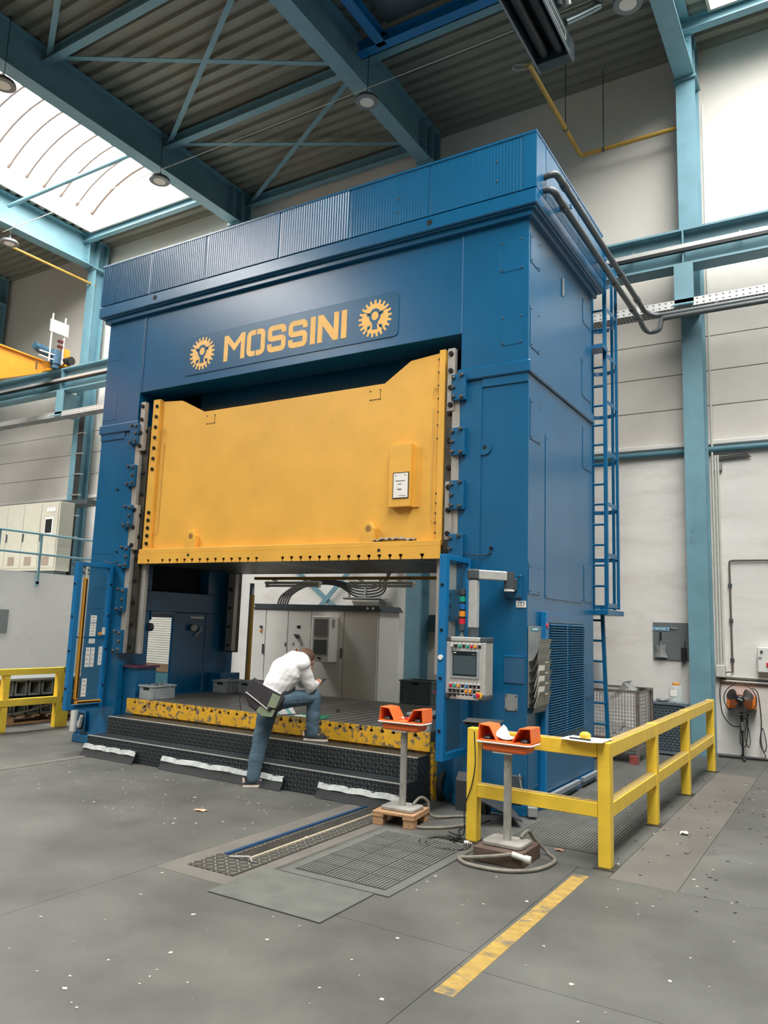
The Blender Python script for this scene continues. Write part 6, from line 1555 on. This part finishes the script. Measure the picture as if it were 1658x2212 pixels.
# ================================================================== THE PERSON
def person():
    F = Vector((0.552,0.834,0)).normalized(); S = Vector((F.y,-F.x,0))      # forward, and to the body's right
    O = Vector((-2.50,-0.45,0))
    def P(f, s, z): return O+F*f+S*s+Vector((0,0,z))
    def fl(v): d = v-O; return d.dot(F)
    L = {}
    # joints measured from the photograph (vertical plane through the body)
    sh = 0.085
    hip = Vector((-2.515,-0.475,0.80)); 
    hipL = hip-S*0.08; hipR = hip+S*0.085+F*0.03+Vector((0,0,0.045))
    kneeL = Vector((-2.571,-0.557,0.43))-S*0.02; ankL = Vector((-2.605,-0.605,0.085))
    kneeR = Vector((-2.275,-0.115,0.865))+S*0.03; ankR = Vector((-2.275,-0.105,0.505))+S*0.02
    waist = Vector((-2.498,-0.45,0.95)); chest = Vector((-2.44,-0.36,1.13)); upper = Vector((-2.385,-0.28,1.215))
    neck = Vector((-2.362,-0.24,1.225)); head = Vector((-2.348,-0.22,1.205))
    shL = upper-S*0.155+Vector((0,0,-0.01)); shR = upper+S*0.155+Vector((0,0,-0.01))
    elR = Vector((-2.318,-0.17,0.975))+S*0.10; haR = Vector((-2.265,-0.09,0.995))+S*0.03
    elL = Vector((-2.318,-0.17,1.0))-S*0.13; haL = Vector((-2.262,-0.09,0.99))-S*0.02
    seg = []   # p0, p1, r0, r1, mat
    JE, SHR, SK = 0, 1, 2
    def sg(a,b_,r0,r1,m_,sx=1.0): seg.append((Vector(a),Vector(b_),r0,r1,m_,sx))
    pel = hip+Vector((0,0,0.03))
    sg(hipL,hipR,0.105,0.105,JE); sg(pel-S*0.03,pel+S*0.03,0.125,0.125,JE)
    sg(hipL,kneeL,0.105,0.078,JE); sg(kneeL,kneeL*0.5+ankL*0.5,0.078,0.076,JE); sg(kneeL*0.5+ankL*0.5,ankL,0.076,0.066,JE)
    sg(hipR,kneeR,0.10,0.074,JE); sg(kneeR,kneeR*0.5+ankR*0.5,0.078,0.074,JE); sg(kneeR*0.5+ankR*0.5,ankR,0.074,0.066,JE)
    sg(pel-S*0.05+Vector((0,0,0.06)),waist-S*0.045,0.125,0.125,SHR); sg(pel+S*0.05+Vector((0,0,0.06)),waist+S*0.045,0.125,0.125,SHR)
    for k in (-1,0,1):
        sg(waist+S*0.05*k,chest+S*0.075*k,0.128,0.145,SHR); sg(chest+S*0.075*k,upper+S*0.10*k,0.145,0.11,SHR)
    sg(shL,shR,0.088,0.088,SHR)
    sg(upper,neck,0.07,0.055,SHR); sg(neck,head,0.05,0.05,SK)
    sg(shR,elR,0.078,0.064,SHR); sg(elR,haR-(haR-elR)*0.25,0.060,0.042,SHR); sg(haR-(haR-elR)*0.25,haR,0.024,0.026,SK)
    sg(shL,elL,0.078,0.064,SHR); sg(elL,haL-(haL-elL)*0.25,0.060,0.042,SHR); sg(haL-(haL-elL)*0.25,haL,0.024,0.026,SK)
    # head: cranium and jaw, face looking down
    fd = (F*0.62+Vector((0,0,-0.78))).normalized()
    crown = head+F*0.035+Vector((0,0,0.045))
    sg(crown-fd*0.015,crown+fd*0.02,0.080,0.078,SK); sg(crown+fd*0.03-Vector((0,0,0.03)),crown+fd*0.075-Vector((0,0,0.05))-F*0.015,0.062,0.045,SK)
    nose = crown+fd*0.105+F*0.012; sg(nose-fd*0.02,nose,0.014,0.011,SK)
    for k in (-1,1): sg(crown+S*0.08*k-Vector((0,0,0.01)),crown+S*0.088*k+fd*0.02-Vector((0,0,0.02)),0.014,0.012,SK)
    # hands: palm, four fingers and a thumb each, curled around the telephone
    for ha, el, k in ((haR,elR,1),(haL,elL,-1)):
        d = (ha-el).normalized(); u = Vector((0,0,1)); sd = d.cross(u).normalized()
        for i in range(4):
            o_ = ha+sd*(0.026-0.0175*i)+d*0.012
            ln = (0.034,0.040,0.037,0.029)[i]
            p1 = o_+d*ln; p2 = p1+(d*0.45+u*0.7-sd*0.25*k)*ln*0.8; p3 = p2+(u*0.6-d*0.5-sd*0.3*k)*ln*0.6
            sg(o_,p1,0.0095,0.009,SK); sg(p1,p2,0.009,0.0085,SK); sg(p2,p3,0.0085,0.0075,SK)
        t0 = ha-sd*0.024*k-d*0.012; t1 = t0+(d*0.5-sd*0.5*k+u*0.4)*0.034; t2 = t1+(d*0.8+u*0.35)*0.026
        sg(t0,t1,0.011,0.0095,SK); sg(t1,t2,0.0095,0.008,SK)
    # one closed surface from the tapered limbs
    b = MB()
    for a,c,r0,r1,m_,sx in seg:
        d = (c-a); L_ = d.length; d = d/L_ if L_ > 1e-6 else Vector((0,0,1))
        prof = [(r0*math.sin(t),-r0*math.cos(t)) for t in (0.02,0.5,1.0,PI/2)]+[(r1*math.sin(t),L_-r1*math.cos(t)) for t in (PI/2,2.1,2.6,PI-0.02)]
        b.lathe(prof,a,16,d)
    me = b.mesh('tmp_body', [JEANS])
    tmp = bpy.data.objects.new('tmp_body', me); COL.objects.link(tmp)
    md = tmp.modifiers.new('r','REMESH'); md.mode = 'VOXEL'; md.voxel_size = 0.0065
    m2 = tmp.modifiers.new('s','SMOOTH'); m2.iterations = 3; m2.factor = 0.5
    dg = bpy.context.evaluated_depsgraph_get()
    bm_ = bpy.data.meshes.new_from_object(tmp.evaluated_get(dg)); bpy.data.objects.remove(tmp)
    bm_.name = 'body'; bm_.materials.clear()
    for x in (JEANS, SHIRT, SKIN): bm_.materials.append(x)
    # gentle cloth folds, then colour by the nearest limb
    nv = len(bm_.vertices); co = np.empty(nv*3); no = np.empty(nv*3)
    bm_.vertices.foreach_get('co', co); bm_.vertices.foreach_get('normal', no); co = co.reshape(-1,3); no = no.reshape(-1,3)
    for i in range(nv):
        p = Vector(co[i])
        if p.z < 0.2 or (p-head).length < 0.15 or (p-haR).length < 0.09 or (p-haL).length < 0.09: continue
        co[i] += no[i]*(mnoise.noise(Vector((p.x*7,p.y*7,p.z*13)))*0.007+mnoise.noise(Vector((p.x*20,p.y*20,p.z*34)))*0.0022)
    bm_.vertices.foreach_set('co', co.ravel()); bm_.update()
    nf = len(bm_.polygons); fc = np.empty(nf*3); bm_.polygons.foreach_get('center', fc); fc = fc.reshape(-1,3)
    best = np.full(nf, 9.0); idx = np.zeros(nf, dtype=np.int32)
    for a,e,r0,r1,m_,sx in seg:
        A = np.array(a); AB = np.array(e)-A; l2 = max(AB@AB,1e-9); t = np.clip((fc-A)@AB/l2,0,1)
        dist = np.linalg.norm(fc-(A+t[:,None]*AB),axis=1)-(r0+(r1-r0)*t)
        k_ = dist < best; best[k_] = dist[k_]; idx[k_] = m_
    far = lambda q,r: np.linalg.norm(fc-np.array(q),axis=1) > r
    belt = (idx == SHR) & (fc[:,2] < 0.90) & far(elR,0.17) & far(elL,0.17) & (((fc-np.array(O))@np.array(F)) < 0.12)
    idx[belt] = JE
    bm_.polygons.foreach_set('material_index', idx)
    for f in bm_.polygons: f.use_smooth = True
    pe = thing('person','person in white shirt and blue jeans bending over a phone, one foot on the step','person',(-2.6,-0.6,0))
    place('body', bm_, pe)
    # hair cap
    b = MB(); rows = []
    hu = (-fd*0.9+Vector((0,0,0.25))+F*0.28).normalized()
    ha_ = hu.cross(Vector((S.x,S.y,0))).normalized(); hb_ = hu.cross(ha_)
    for i in range(9):
        t = 0.02+i*(1.85/8); ring_ = []
        for k in range(25):
            a = 2*PI*k/24; wob = 1+0.03*math.sin(5*a+i)
            r = 0.0975*wob
            ring_.append(tuple(crown-fd*0.012+hu*r*math.cos(t)+(ha_*math.cos(a)*1.04+hb_*math.sin(a)*0.94)*r*math.sin(t)))
        rows.append(ring_)
    b.sheet(rows); b.build('hair', HAIR, pe, smooth=True)
    # shoes
    def shoe(ank, d, zs):
        d = d.normalized(); s_ = d.cross(Vector((0,0,1))); h = Vector((ank.x,ank.y,zs))-d*0.05
        R = lambda x,y,z: h+d*x+s_*y+Vector((0,0,z))
        outl = [(-0.035,-0.03),(-0.045,0.0),(-0.035,0.03),(0.04,0.04),(0.12,0.048),(0.19,0.04),(0.215,0.0),(0.19,-0.038),(0.12,-0.044),(0.04,-0.038)]
        n = len(outl); b = MB(); v = [R(x,y,0) for x,y in outl]+[R(x,y,0.022) for x,y in outl]
        b.add(v,[(i,(i+1)%n,n+(i+1)%n,n+i) for i in range(n)]+[tuple(range(n-1,-1,-1)),tuple(range(n,2*n))])
        so = b.build('shoe', mat('shoe_sole',(226,212,196),0.7), pe)
        b = MB(); lev = [(0.022,1.0,0.0),(0.05,0.92,0.0),(0.075,0.70,-0.03),(0.10,0.52,-0.055)]; v = []
        for z,k,sh_ in lev: v += [R(0.07+(x-0.07)*k+sh_,y*k*0.98,z) for x,y in outl]
        f = []
        for j in range(len(lev)-1): f += [(j*n+i,j*n+(i+1)%n,(j+1)*n+(i+1)%n,(j+1)*n+i) for i in range(n)]
        f += [tuple(range((len(lev)-1)*n,len(lev)*n))]
        b.add(v,f); b.build('upper', mat('shoe_black',(40,42,44),0.6), so, smooth=True)
        for t in (0.10,0.125):
            b = MB(); b.bar(R(t,-0.036,0.05),R(t,0.036,0.05),0.012,0.045); b.build('stripe', mat('shoe_stripe',(222,206,188),0.7), so)
        b = MB(); b.obox(R(-0.034,0,0.06),(0.03,0.04,0.05),Matrix((d,s_,Vector((0,0,1)))).transposed()); b.build('heel_tab', mat('shoe_heel',(226,206,190),0.7), so, bevel=0.008)
    shoe(ankL, F*0.9+S*0.1, 0.003); shoe(ankR+F*0.0, F*0.75+S*0.55, 0.4275)
    # phone held in the hands
    b = MB(); c = (haR+haL)/2+F*0.045+Vector((0,0,0.02)); R = Matrix((S,F,Vector((0,0,1)))).transposed()@Matrix.Rotation(0.5,3,'X'); b.obox(c,(0.072,0.14,0.01),R)
    o = b.build('phone', BLACK, None, bevel=0.004); tag(o,'black mobile phone held by the bending person','phone')
    # messenger bag on the hip towards the viewer
    bg = thing('messenger_bag','black and sage messenger bag slung behind the bending person','bag',(-2.55,-0.6,0.75))
    # bag plane: across the back of the hips, tilted
    Bc = hip-F*0.13+S*0.165+Vector((0,0,0.06)); ty = (S*0.86-F*0.5+Vector((0,0,0.05))).normalized(); tx = (F*0.86+S*0.5); tx = (tx*0.90-Vector((0,0,0.43))).normalized(); tx = (tx-ty*tx.dot(ty)).normalized(); tz = tx.cross(ty).normalized()
    if tz.z < 0: tz = -tz
    RB_ = Matrix((tx,ty,tz)).transposed()
    def bagpt(x,y,z): return Bc+RB_@Vector((x,y,z))
    outl = [(-0.19,0.105),(0.17,0.115),(0.185,0.02),(0.165,-0.11),(0.06,-0.15),(-0.10,-0.125),(-0.20,-0.045)]
    b = MB(); n = len(outl); v = []
    for y,k in ((-0.045,0.94),(0.0,1.0),(0.05,0.97),(0.065,0.88)): v += [bagpt(x*k,y,z*k) for x,z in outl]
    f = []
    for j in range(3): f += [(j*n+i,j*n+(i+1)%n,(j+1)*n+(i+1)%n,(j+1)*n+i) for i in range(n)]
    f += [tuple(range(n-1,-1,-1)),tuple(range(3*n,4*n))]
    b.add(v,f); b.build('body', BAGM, bg, bevel=0.01, seg=2)
    def flat(pts, y0, y1, name, m_):
        q = MB(); n = len(pts); v = [bagpt(x,y0,z) for x,z in pts]+[bagpt(x,y1,z) for x,z in pts]
        q.add(v,[(i,(i+1)%n,n+(i+1)%n,n+i) for i in range(n)]+[tuple(range(n-1,-1,-1)),tuple(range(n,2*n))]); return q.build(name,m_,bg,bevel=0.004)
    fl_ = flat([(-0.20,0.12),(0.18,0.125),(0.165,-0.015),(0.10,-0.055),(-0.195,-0.01)],0.063,0.075,'flap',BAGM)
    flat([(0.055,0.10),(0.14,0.105),(0.15,-0.012),(0.07,-0.045)],0.075,0.079,'flap_panel',BAGG)
    flat([(-0.19,-0.010),(0.10,-0.055),(0.10,-0.068),(-0.19,-0.023)],0.072,0.082,'edge_trim',LGREY)
    flat([(0.0,-0.07),(0.155,-0.03),(0.16,-0.105),(0.06,-0.145),(-0.01,-0.13)],0.06,0.069,'front_pocket',BAGG)
    flat([(0.085,-0.03),(0.12,-0.02),(0.12,-0.06),(0.085,-0.065)],0.079,0.09,'buckle',BLACK)
    # strap: from the bag's upper corners round the waist
    st_ = [bagpt(0.16,0.0,0.11),hip+S*0.16-F*0.04+Vector((0,0,0.10)),hip+S*0.165+F*0.08+Vector((0,0,0.13)),hip+S*0.10+F*0.20+Vector((0,0,0.16)),waist+F*0.155+Vector((0,0,0.05)),waist-S*0.13+F*0.09+Vector((0,0,0.04)),waist-S*0.185-F*0.03+Vector((0,0,0.0)),bagpt(-0.19,0.0,0.11)]
    P_ = smooth_path(st_,5)
    q = MB(); up_v = Vector((0,0,1)); 
    q.sheet([[tuple(p-up_v*0.024) for p in P_],[tuple(p+up_v*0.024) for p in P_]], thick=tuple(-F*0.004)); q.build('strap', BAGM, bg)
    q = MB(); q.tube(smooth_path([bagpt(-0.19,0.03,-0.03),bagpt(-0.22,0.05,-0.10),bagpt(-0.19,0.05,-0.14),bagpt(-0.15,0.05,-0.2)],4),0.004,5); q.build('dangling_cord', BLACK, bg)
person()
